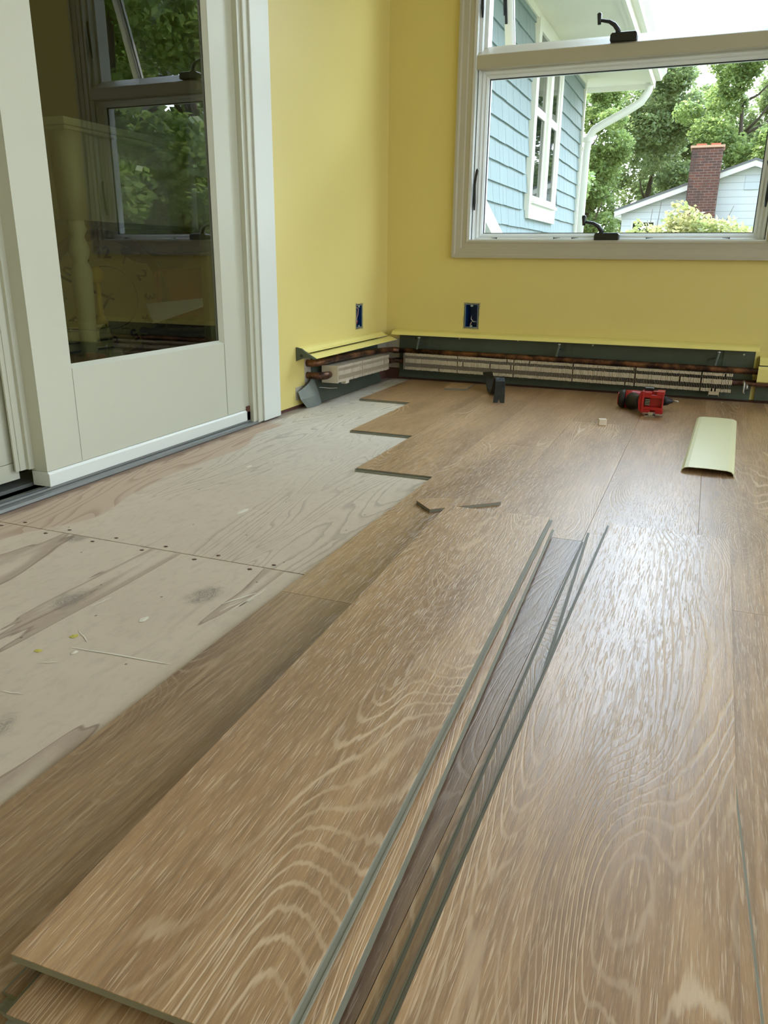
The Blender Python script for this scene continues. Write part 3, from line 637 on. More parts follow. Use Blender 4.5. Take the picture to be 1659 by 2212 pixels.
for bx_ in (-1.112, -.523, .062):
    br = MB().box(bx_ + .018, bx_ + .042, YB - .012, YB - .008, .02, .205).box(bx_ - .006, bx_ + .004, YB - .060, YB - .012, .158, .164)
    br.tube([(bx_, YB - .058, .186), (bx_ - .002, YB - .062, .172), (bx_ - .006, YB - .066, .150), (bx_ - .008, YB - .066, .140)], [.006, .005, .005, .006], 8)
    br.box(bx_ - .03, bx_ + .075, YB - .011, YB - .008, .144, .156)
    br.build('bracket', M_steel2 if bx_ > 9 else M_steel, hb)
    MB().lathe([(.0005, -.003), (.006, -.002), (.007, .002), (.0005, .004)], (bx_, YB - .060, .187), 'z', 10).build('bracket_tip', M_clip, hb, True)
MB().tube([(.160, YB - .055, .088), (.163, YB - .06, .078), (.163, YB - .06, .048), (.168, YB - .058, .040)], .0035, 8).tube([(.172, YB - .05, .076), (.174, YB - .056, .058)], .0055, 8).build('hanger', M_clip, hb, True)
for sx_, sz_ in ((-1.145, .178), (-.70, .19), (-.40, .185), (.150, .178), (-.95, .186)):
    MB().lathe([(.0005, -.0085), (.0035, -.009), (.0035, -.007), (.0005, -.007)], (sx_, YB, sz_), 'y', 10).build('screw', M_black if sx_ < -1 else M_clip, hb)
# neighbouring heater at the right edge, still wearing its cover
hc = empty('baseboard_heater', 'covered baseboard heater starting at the right edge of the photo, beside the open one', 'heater')
MB().prism([(YB - .001, .176), (YB - .030, .172), (YB - .060, .150), (YB - .0615, .1475), (YB - .060, .1475), (YB - .030, .169), (YB - .001, .173)], 'x', .204, 2.2).build('top_cover', M_cover, hc)
MB().prism([(YB - .062, .144), (YB - .066, .134), (YB - .066, .089), (YB - .058, .084), (YB - .058, .088), (YB - .063, .092), (YB - .063, .133), (YB - .060, .144)], 'x', .202, 2.2).build('front_panel', M_cover, hc)
MB().box(.206, 2.2, YB - .012, YB - .001, .013, .170).build('back_panel', M_steel, hc)
# ------------------------------------------------------------------ open baseboard heater on the left wall
hl = empty('baseboard_heater', 'short open baseboard heater on the left wall by the door, bent steel at its foot', 'heater')
XW = XL
MB().box(XW + .001, XW + .006, 2.475, 3.085, .02, .195).build('back_panel', M_steel, hl)
tp = [(XW + .001, .2105), (XW + .022, .207), (XW + .034, .199), (XW + .046, .196), (XW + .046, .1945), (XW + .033, .1965), (XW + .021, .204), (XW + .001, .2085)]
MB().prism([(a, b) for a, b in tp], 'y', 2.375, 3.10).build('top_cover', M_cover, hl)
MB().prism([(XW + .034, .1885), (XW + .044, .1875), (XW + .058, .182), (XW + .074, .177), (XW + .074, .175), (XW + .057, .180), (XW + .043, .1855), (XW + .034, .1865)], 'y', 2.380, 3.14).build('damper', M_cover, hl)
MB().prism([(XW + .001, .212), (XW + .022, .208), (XW + .034, .200), (XW + .046, .193), (XW + .072, .179), (XW + .072, .174), (XW + .050, .180), (XW + .030, .176), (XW + .001, .165)], 'y', 2.368, 2.376).build('end_cap', M_steel, hl)
MB().lathe([(.0005, -.001), (.005, -.001), (.005, .001), (.0005, .001)], (XW + .022, 2.367, .184), 'y', 12).build('cap_hole', M_gasket, hl)
MB().tube([(XW - .02, 2.445, .150), (XW + .022, 2.447, .150), (XW + .038, 2.455, .151), (XW + .044, 2.49, .1525), (XW + .044, 2.56, .154), (XW + .046, 2.80, .148), (XW + .046, 3.05, .137), (XW + .047, 3.125, .1325), (XW + .058, 3.148, .1295), (XW + .082, 3.152, .1285)], [.012]*4 + [.0135] + [.0115]*3 + [.0135, .0115], 14).build('supply_pipe', M_copper, hl, True)
MB().tube([(XW - .02, 2.445, .108), (XW + .030, 2.447, .107), (XW + .052, 2.455, .106), (XW + .062, 2.475, .106), (XW + .062, 2.50, .106)], [.012, .012, .0135, .0135, .012], 14).build('return_pipe', M_copper, hl, True)
MB().tube([(XW + .060, 3.01, .094), (XW + .060, 3.11, .0885), (XW + .066, 3.148, .087), (XW + .10, 3.158, .0855)], .011, 14).build('return_pipe', M_copper, hl, True)
fe = fins(hl, 2.507, 3.005, 'x', XW + .093, XW + .032, .107, .097, pitch=.0053, hh=.0295)
fe.box(XW + .030, XW + .094, 2.504, 2.507, .076, .138)
fe.build('fin_element', M_fin, hl)
MB().box(XW + .075, XW + .094, 2.57, 2.60, .066, .080).build('cradle', M_fin, hl)
# bottom dust panel leaning out to the floor
MB().prism([(XW + .004, .080), (XW + .012, .035), (XW + .022, .004), (XW + .024, .001), (XW + .026, .003), (XW + .016, .036), (XW + .006, .080)], 'y', 2.50, 3.085).build('dust_panel', M_steel, hl)
bt = MB(); a0 = [(XW + .012, 2.355, .062), (XW + .018, 2.362, .034), (XW + .025, 2.395, .001)]; a1 = [(XW + .006, 2.475, .105), (XW + .030, 2.475, .045), (XW + .026, 2.505, .002)]
vs = []
for p, q in zip(a0, a1):
    for k in range(7):
        s_ = k/6; v = Vector(p).lerp(Vector(q), s_); v.x += .012*math.sin(s_*PI); vs.append(v)
bt.add(vs, [(r*7+k, r*7+k+1, (r+1)*7+k+1, (r+1)*7+k) for r in range(2) for k in range(6)])
o = bt.build('bent_flap', M_steel2, hl); so = o.modifiers.new('thick', 'SOLIDIFY'); so.thickness = .0012
MB().tube([(XW + .022, 2.50, .058), (XW + .05, 2.535, .052), (XW + .072, 2.545, .053)], .0012, 6).build('wire_hanger', M_clip, hl)
MB().tube([(XW + .03, 3.0, .060), (XW + .06, 3.01, .058)], .0012, 6).build('wire_hanger', M_clip, hl)
MB().prism([(2.565, .150), (2.60, .150), (2.598, .180), (2.592, .166)], 'x', XW + .050, XW + .0512).build('torn_tab', M_steel, hl)
# raw drywall showing round the heaters
MB().box(XW, XW + .0012, 2.428, 2.478, .012, .17).box(XW, XW + .0011, 2.36, 2.43, .03, .075).box(XW, XW + .0011, 3.06, YB, .06, .185).build('raw_drywall', M_raw, lw)
MB().box(XL, A + .001, YB - .0012, YB, .048, .178).build('raw_drywall', M_raw, bpy.data.objects['wall_back'])
MB().box(XL, XL + .0012, 3.06, YB, .0, .05).box(XL, A, YB - .0014, YB, 0, .048).build('bare_plate', M_sole, lw)

# ------------------------------------------------------------------ outlet boxes
def jag_ring(parent, fixed, t, a0, a1, z0_, z1_):
    P = (lambda a, z, d=0: (t + d, a, z)) if fixed == 'x' else (lambda a, z, d=0: (a, t - d, z))
    pts = []; n = 7
    for (p, q) in (((a0, z0_), (a1, z0_)), ((a1, z0_), (a1, z1_)), ((a1, z1_), (a0, z1_)), ((a0, z1_), (a0, z0_))):
        for k in range(n): pts.append((p[0] + (q[0]-p[0])*k/n, p[1] + (q[1]-p[1])*k/n))
    ca, cz = (a0+a1)/2, (z0_+z1_)/2; vs = []
    for (a, z) in pts:
        g = random.uniform(.001, .0045)
        vs += [P(a - math.copysign(.0015, a-ca), z - math.copysign(.0015, z-cz), .0005), P(a + math.copysign(g, a-ca)*(abs(a-ca) > (a1-a0)*.4), z + math.copysign(g, z-cz)*(abs(z-cz) > (z1_-z0_)*.4), .0008)]
    m = len(pts)
    MB().add(vs, [(2*i, 2*i+1, 2*((i+1) % m)+1, 2*((i+1) % m)) for i in range(m)]).build('drywall_edge', M_gyp, parent)
def outlet_box(label, fixed, t, a0, a1, z0_, z1_, wires):
    e = empty('electrical_box', label, 'electrical box', 'open outlet boxes in the yellow walls')
    s_ = -1 if fixed == 'x' else 1
    def bx(m, a, b, c, d, u, v):
        lo, hi = sorted((t + s_*u, t + s_*v))
        return m.box(lo, hi, a, b, c, d) if fixed == 'x' else m.box(a, b, lo, hi, c, d)
    g = .0045; a0, a1, z0_, z1_ = a0 + g, a1 - g, z0_ + g, z1_ - g
    m = MB(); w = .0028
    bx(m, a0, a0 + w, z0_, z1_, .001, .07); bx(m, a1 - w, a1, z0_, z1_, .001, .07); bx(m, a0, a1, z0_, z0_ + w, .001, .07); bx(m, a0, a1, z1_ - w, z1_, .001, .07); bx(m, a0, a1, z0_, z1_, .068, .07)
    m.build('box_shell', M_blue, e)
    r = MB(); w = .0016
    bx(r, a0, a0 + w, z0_, z1_, -.0002, .001); bx(r, a1 - w, a1, z0_, z1_, -.0002, .001); bx(r, a0 + w, a1 - w, z0_, z0_ + w, -.0002, .001); bx(r, a0 + w, a1 - w, z1_ - w, z1_, -.0002, .001)
    c = (a0 + a1)/2
    bx(r, c - .005, c + .005, z1_ - .009, z1_ - .002, .0, .004); bx(r, c - .005, c + .005, z0_ + .002, z0_ + .009, .0, .004)
    r.build('box_rim', plain('box_rim_plastic', s2l((150, 165, 160)), .5, 0, .3, 200), e)
    for k, (pts, rad, mat) in enumerate(wires):
        q = [((t + s_*d, c + a, z0_ + z) if fixed == 'x' else (c + a, t + s_*d, z0_ + z)) for a, z, d in pts]
        MB().tube(q, rad, 8).build('wire', mat, e, True)
    jag_ring(e, fixed, t, a0 - g, a1 + g, z0_ - g, z1_ + g)
outlet_box('open blue electrical box with loose wires in the left wall above the short heater', 'x', XL, *OL,
    [([(-.012, .078, .05), (-.006, .080, .012), (.004, .072, .006), (.003, .05, .008), (-.002, .028, .012)], .0022, M_wirew),
     ([(-.018, .060, .03), (-.018, .045, .010), (-.012, .03, .006), (-.012, .02, .010)], .0024, M_wire),
     ([(-.006, .014, .010), (-.004, .026, .010)], [.003, .005], M_wirer)])
outlet_box('open electrical box with one grey wire in the back wall above the long heater', 'y', YB, *OB,
    [([(-.006, .046, .03), (-.003, .034, .010), (.006, .024, .006), (.018, .023, .012)], .0024, M_wire), ([(-.006, .010, .01), (-.003, .022, .02)], .003, M_wirew)])

# ------------------------------------------------------------------ pry bar
pr = empty('pry_bar', 'black steel pry bar with a notched claw standing on the planks against the long heater', 'pry bar')
def ribbon(path, wd, th):
    m = MB(); n = len(path); vs = []
    for i, p in enumerate(path):
        p = Vector(p); d = (Vector(path[min(i+1, n-1)]) - Vector(path[max(i-1, 0)])).normalized(); w = Vector((.965, .26, 0)); w = (w - d*w.dot(d)).normalized(); u = d.cross(w).normalized()
        W_ = wd[i]/2; T = th/2
        vs += [p - w*W_ - u*T, p + w*W_ - u*T, p + w*W_ + u*T, p - w*W_ + u*T]
    m.add(vs, [(4*i + k, 4*i + (k+1) % 4, 4*(i+1) + (k+1) % 4, 4*(i+1) + k) for i in range(n-1) for k in range(4)] + [(3, 2, 1, 0), (4*n-4, 4*n-3, 4*n-2, 4*n-1)])
    return m
ribbon([(-.6605, 2.757, .034), (-.661, 2.762, .060), (-.664, 2.771, .080), (-.670, 2.787, .091), (-.680, 2.808, .089), (-.690, 2.83, .070), (-.702, 2.862, .042), (-.716, 2.90, .0175), (-.73, 2.935, .0125), (-.745, 2.968, .020), (-.768, 3.02, .050), (-.784, 3.055, .064), (-.79, 3.068, .070)],
       [.038, .036, .034, .033, .032, .030, .030, .032, .034, .034, .036, .038, .038], .0065).build('bar', M_iron, pr, bevel=.0012)
w = Vector((.965, .26, 0)); base = Vector((-.6605, 2.757, .036)); tip = Vector((-.660, 2.748, .0085))
m = MB(); n_ = Vector((-.26, .965, .2))*.003; mid = base.lerp(tip, .62)
m.hexa([mid - w*.020 - n_, mid + w*.020 - n_, mid + w*.020 + n_, mid - w*.020 + n_, base - w*.019 - n_, base + w*.019 - n_, base + w*.019 + n_, base - w*.019 + n_])
for s_ in (-1, 1):
    a = mid + w*.020*s_; b = mid + w*.0001*s_; c = tip + w*.0045*s_; d = tip + w*.0205*s_
    m.hexa([d - n_, c - n_*.6, c + n_*.6, d + n_, a - n_, b - n_, b + n_, a + n_])
m.build('claw', M_iron, pr)

# ------------------------------------------------------------------ cordless drill
dr = empty('cordless_drill', 'red and black cordless drill without battery lying on its side before the long heater', 'drill')
MB().tube([(-.250, 2.846, .0395), (-.247, 2.846, .0395), (-.232, 2.848, .0395), (-.228, 2.848, .0395)], [.022, .029, .0325, .031], 20).build('end_cap', M_rubber, dr, True)
MB().lathe([(.021, -.002), (.024, 0), (.021, .002)], (-.2505, 2.846, .0395), 'x', 20).build('cap_badge', M_red, dr, True)
MB().tube([(-.228, 2.848, .0395), (-.20, 2.85, .0395), (-.165, 2.853, .040), (-.150, 2.855, .040)], [.031, .032, .030, .027], 20).build('motor_housing', M_red, dr, True)
MB().tube([(-.150, 2.855, .040), (-.125, 2.857, .040), (-.105, 2.858, .040)], [.0285, .027, .022], 20).build('clutch_collar', M_toolgrey, dr, True)
MB().tube([(-.105, 2.858, .040), (-.085, 2.860, .040), (-.078, 2.861, .040), (-.070, 2.861, .040)], [.018, .015, .009, .007], 16).build('chuck', M_rubber, dr, True)
MB().tube([(-.070, 2.861, .040), (-.052, 2.862, .040), (-.050, 2.862, .040)], [.0032, .0032, .002], 8).build('driver_bit', M_clip, dr, True)
MB().tube([(-.200, 2.83, .037), (-.186, 2.805, .038), (-.172, 2.775, .046), (-.160, 2.755, .050)], [.030, .024, .022, .026], 16).build('handle', M_rubber, dr, True)
MB().tube([(-.166, 2.825, .056), (-.160, 2.805, .060)], [.010, .010], 10).build('trigger', M_black, dr, True)
bs = MB()
fx0, fx1, fz0, fz1, fy0, fy1 = -.1640, -.0955, .0200, .0905, 2.706, 2.750
bs.box(fx0, fx1, fy0 + .018, fy1, fz0, fz1)
bs.box(fx0, fx0 + .008, fy0, fy0 + .018, fz0, fz1).box(fx1 - .004, fx1, fy0, fy0 + .018, fz0 + .010, fz1 - .010).box(fx0 + .008, fx1 - .004, fy0, fy0 + .018, fz1 - .020, fz1 - .010).box(fx0 + .008, fx1 - .004, fy0, fy0 + .018, fz0 + .010, fz0 + .020)
bs.box(fx0 + .008, fx0 + .030, fy0, fy1, fz1 - .010, fz1 - .001).box(fx1 - .022, fx1 + .002, fy0, fy1, fz1 - .010, fz1 + .003).box(fx0 + .008, fx0 + .030, fy0, fy1, fz0 + .001, fz0 + .010).box(fx1 - .022, fx1 + .002, fy0, fy1, fz0 - .001, fz0 + .010)
bs.prism([(fx0, fz0), (fx0, fz1), (fx0 - .008, fz1 - .008), (fx0 - .011, (fz0+fz1)/2), (fx0 - .008, fz0 + .008)], 'y', fy0 + .004, fy1)
bs.build('battery_foot', M_red, dr, bevel=.0012)
tm = MB().box(fx0 + .010, fx0 + .026, fy0 + .006, fy0 + .0178, fz0 + .024, fz1 - .024).build('terminal_block', M_rubber, dr)
for k in range(4): MB().box(fx0 + .012, fx0 + .0265, fy0 + .0045, fy0 + .006, fz0 + .0265 + k*.0055, fz0 + .0280 + k*.0055).build('contact', M_clip, tm)
MB().box(-.150, -.116, 2.702, 2.735, .0105, .0125).box(-.150, -.116, 2.702, 2.704, .0078, .0125).box(-.138, -.124, 2.7015, 2.704, .0125, .024).build('belt_clip', M_clip, dr, bevel=.0006)
MB().box(-.160, -.129, 2.73, 2.765, .0905, .101).build('side_button', M_black, dr, bevel=.003)

# ------------------------------------------------------------------ loose end cover on the floor
t = empty('heater_cover', 'pale cream curved sheet-metal heater cover lying face up on the planks at right', 'cover panel', loc=(.0515, 1.99, TH), rot=(0, 0, math.radians(-1.9)))
pc = []; n = 8
for k in range(n+1):
    a = PI - k*PI/2/n*1.25
    pc.append((-.050 + .011*math.cos(a)*.8 , .0015 + .0125*max(0, math.sin(a)) ))
outer = [(-.061, .001), (-.0595, .008), (-.054, .0125), (-.045, .0145), (0, .0155), (.045, .0145), (.054, .0125), (.0595, .008), (.061, .001)]
inner = [(x*.975, z - .0012) for x, z in outer][::-1]
inner[0] = (.0592, .001); inner[-1] = (-.0592, .001)
MB().prism(outer + inner, 'y', 0, .715).build('shell', M_coverpale, t)
for o_ in t.children:
    for p in o_.data.polygons: p.use_smooth = False

# ------------------------------------------------------------------ outside: blue shingled wing of the house
def shingle_paint():
    t = NT('blue_grey_shingle'); co = obj_co(t); n = t.noise(t.vmul(co, (1, 1, .2)), 28, 3); n2 = t.noise(co, 1.1, 2)
    c = t.mix(n2, (0.20, 0.275, 0.29, 1), (0.235, 0.305, 0.315, 1))
    t.bsdf(t.mix(t.math('MULTIPLY', n, .4), c, (0.19, 0.27, 0.29, 1)), .7, 0, n, .4, .004); return t.m
M_sh = shingle_paint(); M_ext = plain('exterior_white_paint', (0.80, 0.80, 0.76, 1), .5, 0, .02, 4)
M_soff = plain('soffit_cream_paint', (0.78, 0.76, 0.68, 1), .55, 0, .03, 3)
M_dark = plain('dark_window_glass', (0.012, 0.018, 0.016, 1), .02, 0, .0, 1, 0, 1.0)
M_roof = plain('grey_asphalt_roof', (0.16, 0.16, 0.17, 1), .9, 0, .3, 12)
wg = empty('house_wing', 'blue-grey shingled wing of the house seen through the left part of the window', 'house wing', loc=(0, 0, 0))
WX, WY0, WY1, WZ = -1.45, 3.42, 9.05, 2.285
MB().box(-4.2, WX - .02, 3.46, WY1 - .02, -.6, WZ).build('wall_core', M_sh, wg)
sh = MB(); ex = .131; z = .75 - ex*11
WW = (6.60, 7.74, .83, 2.26)
while z < WZ:
    y = WY0 - random.uniform(0, .15)
    while y < WY1:
        wd = random.uniform(.09, .26); a, b = max(y + .002, WY0), min(y + wd - .002, WY1)
        if b - a > .01 and not (b > WW[0] and a < WW[1] and z + ex*.6 > WW[2] and z < WW[3]):
            zt = min(z + ex + .01, WZ); j = random.uniform(0, .004)
            sh.hexa([(WX - .018, a, z + j), (WX + .004, a, z + j), (WX + .004, b, z + j), (WX - .018, b, z + j), (WX - .020, a, zt), (WX - .010, a, zt), (WX - .010, b, zt), (WX - .020, b, zt)])
        y += wd
    z += ex
sh.build('shingles', M_sh, wg)
MB().box(WX - .03, WX + .016, WY1 - .03, WY1 + .02, -.6, WZ).box(WX - .03, WX + .012, WY0, WY1, WZ - .05, WZ).build('corner_board', M_ext, wg)
wf = MB(); y0, y1, zA, zB = WW
for a, b, c, d in ((y0, y0 + .09, zA, zB), (y1 - .09, y1, zA, zB), (y0 + .09, y1 - .09, zA, .965), (y0 + .09, y1 - .09, zB - .09, zB)): wf.box(WX - .02, WX + .022, a, b, c, d)
wfo = wf.build('window_surround', M_ext, wg)
cy = (y0 + y1)/2
m = MB().box(WX - .02, WX + .034, cy - .055, cy + .055, .965, zB - .09)
for (a, b) in ((y0 + .09, cy - .055), (cy + .055, y1 - .09)):
    m.box(WX - .02, WX + .012, a, a + .05, .965, zB - .09).box(WX - .02, WX + .012, b - .05, b, .965, zB - .09).box(WX - .02, WX + .012, a + .05, b - .05, .965, 1.01).box(WX - .02, WX + .012, a + .05, b - .05, 1.60, 1.66)
m.box(WX - .02, WX + .05, y0 + .06, y1 - .06, .945, .968)
m.build('window_sash', M_ext, wfo)
MB().box(WX - .02, WX + .002, y0 + .09, y1 - .09, .97, zB - .09).build('window_pane', M_dark, wfo)
MB().box(-4.2, -.80, 3.42, 9.48, WZ, WZ + .02).build('soffit', M_soff, wg)
MB().box(-.82, -.795, 3.42, 9.50, WZ - .05, WZ + .15).box(-4.2, -.795, 9.48, 9.50, WZ - .05, WZ + .22).box(-.865, -.82, 3.42, 9.48, WZ - .03, WZ).build('fascia', M_soff, wg)
MB().prism([(-.795, WZ + .03), (-.745, WZ + .03), (-.735, WZ + .06), (-.70, WZ + .10), (-.70, WZ + .14), (-.706, WZ + .14), (-.706, WZ + .104), (-.742, WZ + .064), (-.75, WZ + .036), (-.795, WZ + .036)], 'y', 3.42, 9.54).build('gutter', M_ext, wg)
MB().hexa([(-4.2, 3.42, WZ + .9), (-.74, 3.42, WZ + .15), (-.74, 9.54, WZ + .15), (-4.2, 9.54, WZ + .9), (-4.2, 3.42, WZ + .95), (-.74, 3.42, WZ + .18), (-.74, 9.54, WZ + .18), (-4.2, 9.54, WZ + .95)]).build('roof', M_roof, wg)
ds = MB().tube([(-.835, 9.30, WZ + .02), (-.842, 9.30, WZ - .10), (-.90, 9.29, WZ - .20), (-1.02, 9.25, WZ - .28), (-1.25, 9.17, WZ - .41), (-1.34, 9.13, WZ - .47), (-1.385, 9.11, WZ - .55), (-1.395, 9.10, WZ - .68), (-1.395, 9.10, -.6)], .040, 14)
dso = ds.build('downspout', M_ext, wg, True)
MB().tube([(-1.395, 9.10, WZ - .585), (-1.395, 9.10, WZ - .54)], .048, 14).build('clamp_band', M_ext, dso)
MB().hexa([(-1.36, 4.95, .0), (-1.30, 4.95, .0), (-1.30, 6.2, -.6), (-1.36, 6.2, -.6), (-1.36, 4.95, .90), (-1.30, 4.95, .90), (-1.30, 6.35, .08), (-1.36, 6.35, .08)]) 
tag(MB().hexa([(-1.38, 4.6, .84), (-1.32, 4.6, .84), (-1.32, 6.0, .30), (-1.38, 6.0, .30), (-1.38, 4.6, .96), (-1.32, 4.6, .96), (-1.32, 6.0, .42), (-1.38, 6.0, .42)]).box(-1.38, -1.32, 4.62, 4.70, -.6, .88).box(-1.38, -1.32, 5.9, 5.98, -.6, .38).build('stair_rail', M_ext), 'white slanting stair rail at the lower left corner of the window view', 'rail')

# ------------------------------------------------------------------ outside: neighbour's house
def ground_mat():
    t = NT('lawn'); co = obj_co(t); n = t.noise(co, 2, 4); t.bsdf(t.mix(n, (0.09, 0.10, 0.055, 1), (0.16, 0.165, 0.10, 1)), .9); return t.m
gr = MB().box(-60, 60, 3.6, 90, -.7, -.6).box(XR + .2, 60, -40, 3.6, -.7, -.6).box(-60, XR + .2, -40, YF - .2, -.7, -.6)
tag(gr.build('ground', ground_mat()), kind='structure')
nh = empty('neighbour_house', 'white clapboard house with a low gable seen at the right of the window', 'house')
HY = 26.0; M_clap = clapboard('white_clapboard', (0.72, 0.76, 0.80, 1))
MB().add([(-2.75, HY, -.6), (4.25, HY, -.6), (4.25, HY, 1.95), (.75, HY, 3.16), (-2.75, HY, 1.95), (-2.75, HY + 5.5, -.6), (4.25, HY + 5.5, -.6), (4.25, HY + 5.5, 1.95), (.75, HY + 5.5, 3.16), (-2.75, HY + 5.5, 1.95)],
    [(0, 1, 2, 3, 4), (5, 9, 8, 7, 6), (0, 4, 9, 5), (1, 6, 7, 2), (0, 5, 6, 1), (4, 3, 8, 9), (3, 2, 7, 8)]).build('gable_wall', M_clap, nh)
for s_, e_ in (((-2.95, 1.90), (.75, 3.20)), ((4.45, 1.90), (.75, 3.20))):
    nm = 'rake_board'
    MB().hexa([(s_[0], HY - .30, s_[1] - .10), (e_[0], HY - .30, e_[1] - .10), (e_[0], HY - .26, e_[1] - .10), (s_[0], HY - .26, s_[1] - .10), (s_[0], HY - .30, s_[1] + .08), (e_[0], HY - .30, e_[1] + .08), (e_[0], HY - .26, e_[1] + .08), (s_[0], HY - .26, s_[1] + .08)]).build(nm, M_ext, nh)
    MB().hexa([(s_[0], HY - .32, s_[1] + .05), (e_[0], HY - .32, e_[1] + .05), (e_[0], HY + 5.7, e_[1] + .05), (s_[0], HY + 5.7, s_[1] + .05), (s_[0], HY - .32, s_[1] + .11), (e_[0], HY - .32, e_[1] + .11), (e_[0], HY + 5.7, e_[1] + .11), (s_[0], HY + 5.7, s_[1] + .11)]).build('roof', M_roof, nh)
MB().box(-2.95, -2.75, HY - .26, HY + 5.5, 1.78, 1.86).build('eave_soffit', M_ext, nh)
MB().box(.56, .92, HY - .03, HY, 2.50, 2.87).build('vent_louver', clapboard('louver_white', (0.62, 0.68, 0.74, 1)), nh)
wv = MB().box(-2.46, -1.75, HY - .04, HY, .6, 1.70).build('window_surround', M_ext, nh)
MB().box(-2.40, -1.81, HY - .05, HY - .035, .66, 1.64).build('window_pane', M_dark, wv)
ch = MB().box(-.95, -.13, HY - .75, HY - .05, 1.9, 3.58).hexa([(-1.05, HY - .9, -.6), (0.0, HY - .9, -.6), (0.0, HY - .05, -.6), (-1.05, HY - .05, -.6), (-.95, HY - .75, 1.9), (-.13, HY - .75, 1.9), (-.13, HY - .05, 1.9), (-.95, HY - .05, 1.9)])
cho = ch.build('chimney', brick_mat(), nh)
MB().box(-.99, -.09, HY - .79, HY - .01, 3.56, 3.62).build('chimney_cap', plain('mortar_cap', s2l((205, 165, 140)), .9), cho)
M_flue = plain('clay_flue', (0.36, 0.12, 0.075, 1), .8)
for fx in (-.72, -.34): MB().box(fx - .13, fx + .13, HY - .55, HY - .25, 3.62, 3.69).build('flue', M_flue, cho)

# ------------------------------------------------------------------ trees and shrubs
ML = [leaf_mat('oak_leaves', (0.09, 0.14, 0.065, 1), (0.30, 0.38, 0.17, 1)), leaf_mat('maple_leaves', (0.10, 0.17, 0.05, 1), (0.34, 0.45, 0.15, 1)),
      leaf_mat('hedge_leaves', (0.09, 0.19, 0.045, 1), (0.36, 0.52, 0.13, 1)), leaf_mat('flowering_shrub_leaves', (0.20, 0.26, 0.08, 1), (0.62, 0.56, 0.30, 1), .35)]
M_bark = plain('grey_brown_bark', (0.07, 0.055, 0.042, 1), .9, 0, .3, 20, .5)
def leaf_cloud(name, mat, blobs, count, size, seed, droop=.0, long=1.7):
    r = np.random.default_rng(seed); vs = []
    vol = np.array([b[3]*b[4]*b[5] for b in blobs]); cnt = (count*vol**.67/np.sum(vol**.67)).astype(int)
    P = []
    for (cx, cy_, cz, rx, ry, rz), n in zip(blobs, cnt):
        d = r.normal(size=(n, 3)); d /= np.linalg.norm(d, axis=1)[:, None]
        rad = r.uniform(.35, 1.0, n)**.45
        wob = 1 + .16*np.sin(d[:, 0]*7 + cx*3)*np.cos(d[:, 1]*6 + cy_) + .10*np.sin(d[:, 2]*11 + d[:, 0]*5)
        P.append(np.stack([cx + d[:, 0]*rx*rad*wob, cy_ + d[:, 1]*ry*rad*wob, cz + d[:, 2]*rz*rad*wob], 1))
    P = np.concatenate(P); n = len(P)
    a = r.normal(size=(n, 3)); a[:, 2] *= .45; a[:, 2] -= droop; a /= np.linalg.norm(a, axis=1)[:, None]
    q = r.normal(size=(n, 3)); b = np.cross(a, q); b /= np.linalg.norm(b, axis=1)[:, None]
    s_ = size*r.uniform(.55, 1.2, n)[:, None]
    V = np.empty((n, 4, 3), np.float32); V[:, 0] = P - a*s_*long/2; V[:, 1] = P + b*s_/2; V[:, 2] = P + a*s_*long/2; V[:, 3] = P - b*s_/2
    me = bpy.data.meshes.new(name); me.vertices.add(n*4); me.vertices.foreach_set('co', V.ravel())
    me.loops.add(n*4); me.loops.foreach_set('vertex_index', np.arange(n*4, dtype=np.int32))
    me.polygons.add(n); me.polygons.foreach_set('loop_start', np.arange(0, n*4, 4, dtype=np.int32)); me.polygons.foreach_set('loop_total', np.full(n, 4, np.int32))
    me.materials.append(mat); me.update(); me.validate()
    return me
def tree_blobs(seed, H, R, low):
    r = random.Random(seed); out = []
    for k in range(34):
        z = r.uniform(low, H*.92); f = 1 - ((z - (low + H)/2)/((H - low)*.62))**2; rr = R*max(.25, f)**.5
        a = r.uniform(0, 2*PI); q = r.uniform(.1, .8)*rr
        s_ = r.uniform(.22, .40)*R; out.append((q*math.cos(a), q*math.sin(a), z, s_, s_, s_*.72))
    return out
def trunk_mesh(seed, H, low, r0):
    r = random.Random(seed); m = MB(); pts = [(0, 0, 0)]
    for k in range(1, 8): pts.append((r.uniform(-.12, .12)*k*.4, r.uniform(-.12, .12)*k*.4, H*.85*k/7))
    m.tube(pts, [r0*(1 - .11*k) for k in range(8)], 9)
    for k in range(9):
        i = r.randint(2, 6); p = Vector(pts[i]); a = r.uniform(0, 2*PI); L = r.uniform(.8, 1.9)
        q = p + Vector((math.cos(a), math.sin(a), .7))*L; mid = p.lerp(q, .5) + Vector((0, 0, -.12))
        m.tube([p, mid, q], [r0*.42, r0*.26, r0*.10], 6)
    return m
protos = []
for k, (H, R, low, sd_, mt, cnt, sz) in enumerate(((8.6, 2.5, 2.0, 3, ML[0], 60000, .085), (8.2, 2.3, .8, 8, ML[1], 60000, .085), (6.0, 2.2, .3, 14, ML[2], 45000, .09))):
    protos.append((leaf_cloud('tree_crown', mt, tree_blobs(sd_, H, R, low), cnt, sz, sd_), trunk_mesh(sd_, H, low, .15), H))
tm_meshes = []
for lc, tmb, H in protos:
    o = tmb.build('trunk', M_bark, None, True); tm_meshes.append(o.data); bpy.data.objects.remove(o)
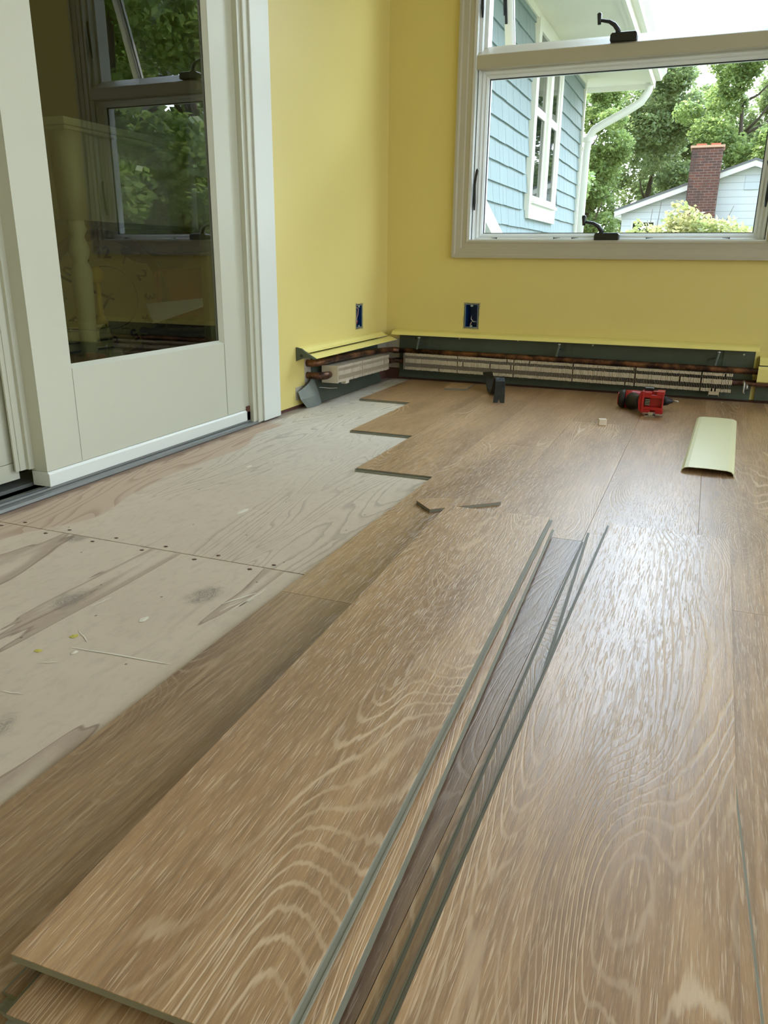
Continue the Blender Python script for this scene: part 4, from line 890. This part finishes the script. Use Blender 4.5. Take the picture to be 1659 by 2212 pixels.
def tree(kind, x, y, s_, rz, label, group='trees beyond the yard', sz=1.0, name='leafy_tree'):
    t = empty(name, label, 'tree', group, loc=(x, y, -.6), rot=(0, 0, rz)); t.scale = (s_, s_, s_*sz)
    a = bpy.data.objects.new('crown', protos[kind][0]); COL.objects.link(a); a.parent = t
    b = bpy.data.objects.new('trunk', tm_meshes[kind]); COL.objects.link(b); b.parent = t
TB = 'leafy tree in the wood behind the white gabled house, through the window'
for kd, x, y, s_, rz, lb in (
    (1, -3.75, 17.5, .78, .3, 'bright green tree nearest the wing, behind the white downspout'),
    (0, -6.5, 24.5, .92, 1.2, 'tree hidden mostly behind the bright green one at the downspout'),
    (1, -4.9, 32.6, 1.02, 3.1, 'leafy tree behind the left eave of the white gabled house'),
    (0, -9.8, 38.0, 1.15, 2.2, TB), (1, .3, 36.4, 1.18, .8, 'broad tree rising right behind the brick chimney'), (0, 5.2, 42.0, 1.38, 4.0, 'tall dark tree at the right edge of the window view, above the gable peak'),
    (0, -3.3, 42.5, 1.28, 5.2, TB), (0, 2.6, 51.5, 1.38, 1.9, 'distant tree far behind the wood, right of the brick chimney'), (1, -11.2, 45.0, 1.25, .4, TB), (0, 13.0, 50.0, 1.3, .9, TB), (0, -3.0, 60.0, 1.5, 3.9, TB)):
    tree(kd, x, y, s_, rz, lb)
RB = 'dark green tree out to the right, seen only as a reflection in the door glass'
for kd, x, y, s_, rz in ((2, 4.4, 8.3, .85, .5), (2, 8.9, 9.6, .95, 1.9), (2, 6.4, 13.2, 1.05, 3.3), (0, 11.6, 14.6, 1.1, 4.4), (2, 8.6, 19.0, 1.2, 2.0), (0, 14.6, 20.6, 1.2, 5.0)):
    tree(kd, x, y, s_, rz, RB, 'trees reflected in the door glass')
sb = [(-.9, 0, 1.05, .50, .4, .38), (-.3, 0, 1.15, .48, .4, .42), (.15, 0, 1.1, .45, .4, .38), (-.75, 0, .55, .7, .5, .5), (.0, 0, .55, .6, .5, .5), (-.45, 0, 1.45, .28, .2, .26), (-1.2, 0, .85, .35, .3, .35)]
shrub = empty('flowering_shrub', 'pale yellow-green flowering shrub in front of the white gabled house', 'shrub', loc=(-.05, 13.0, -.35))
o = bpy.data.objects.new('foliage', leaf_cloud('foliage', ML[3], [(a, b, c - .0, d, e, f) for a, b, c, d, e, f in sb], 9000, .055, 5)); COL.objects.link(o); o.parent = shrub
st = MB(); rr = random.Random(4)
for k in range(16):
    a = rr.uniform(-1.0, .35); st.tube([(-.4 + a*.2, 0, -.25), (-.3 + a*.7, rr.uniform(-.2, .2), .6), (a, rr.uniform(-.3, .3), rr.uniform(1.1, 1.75))], [.018, .010, .003], 5)
st.build('stems', M_bark, shrub)
low = empty('green_shrub', 'low green shrub in front of the left corner of the white gabled house', 'shrub', loc=(-2.45, 15, -.3))
o = bpy.data.objects.new('foliage', leaf_cloud('foliage', ML[1], [(0, 0, .7, .6, .5, .5), (.5, 0, .9, .45, .4, .35), (-.5, 0, .6, .5, .4, .5), (.9, 0, .7, .5, .4, .5)], 6000, .07, 9)); COL.objects.link(o); o.parent = low
st = MB()
for k in range(8):
    a = rr.uniform(-.4, .9); st.tube([(a*.3, 0, -.3), (a, 0, .8)], [.015, .005], 5)
st.build('stems', M_bark, low)
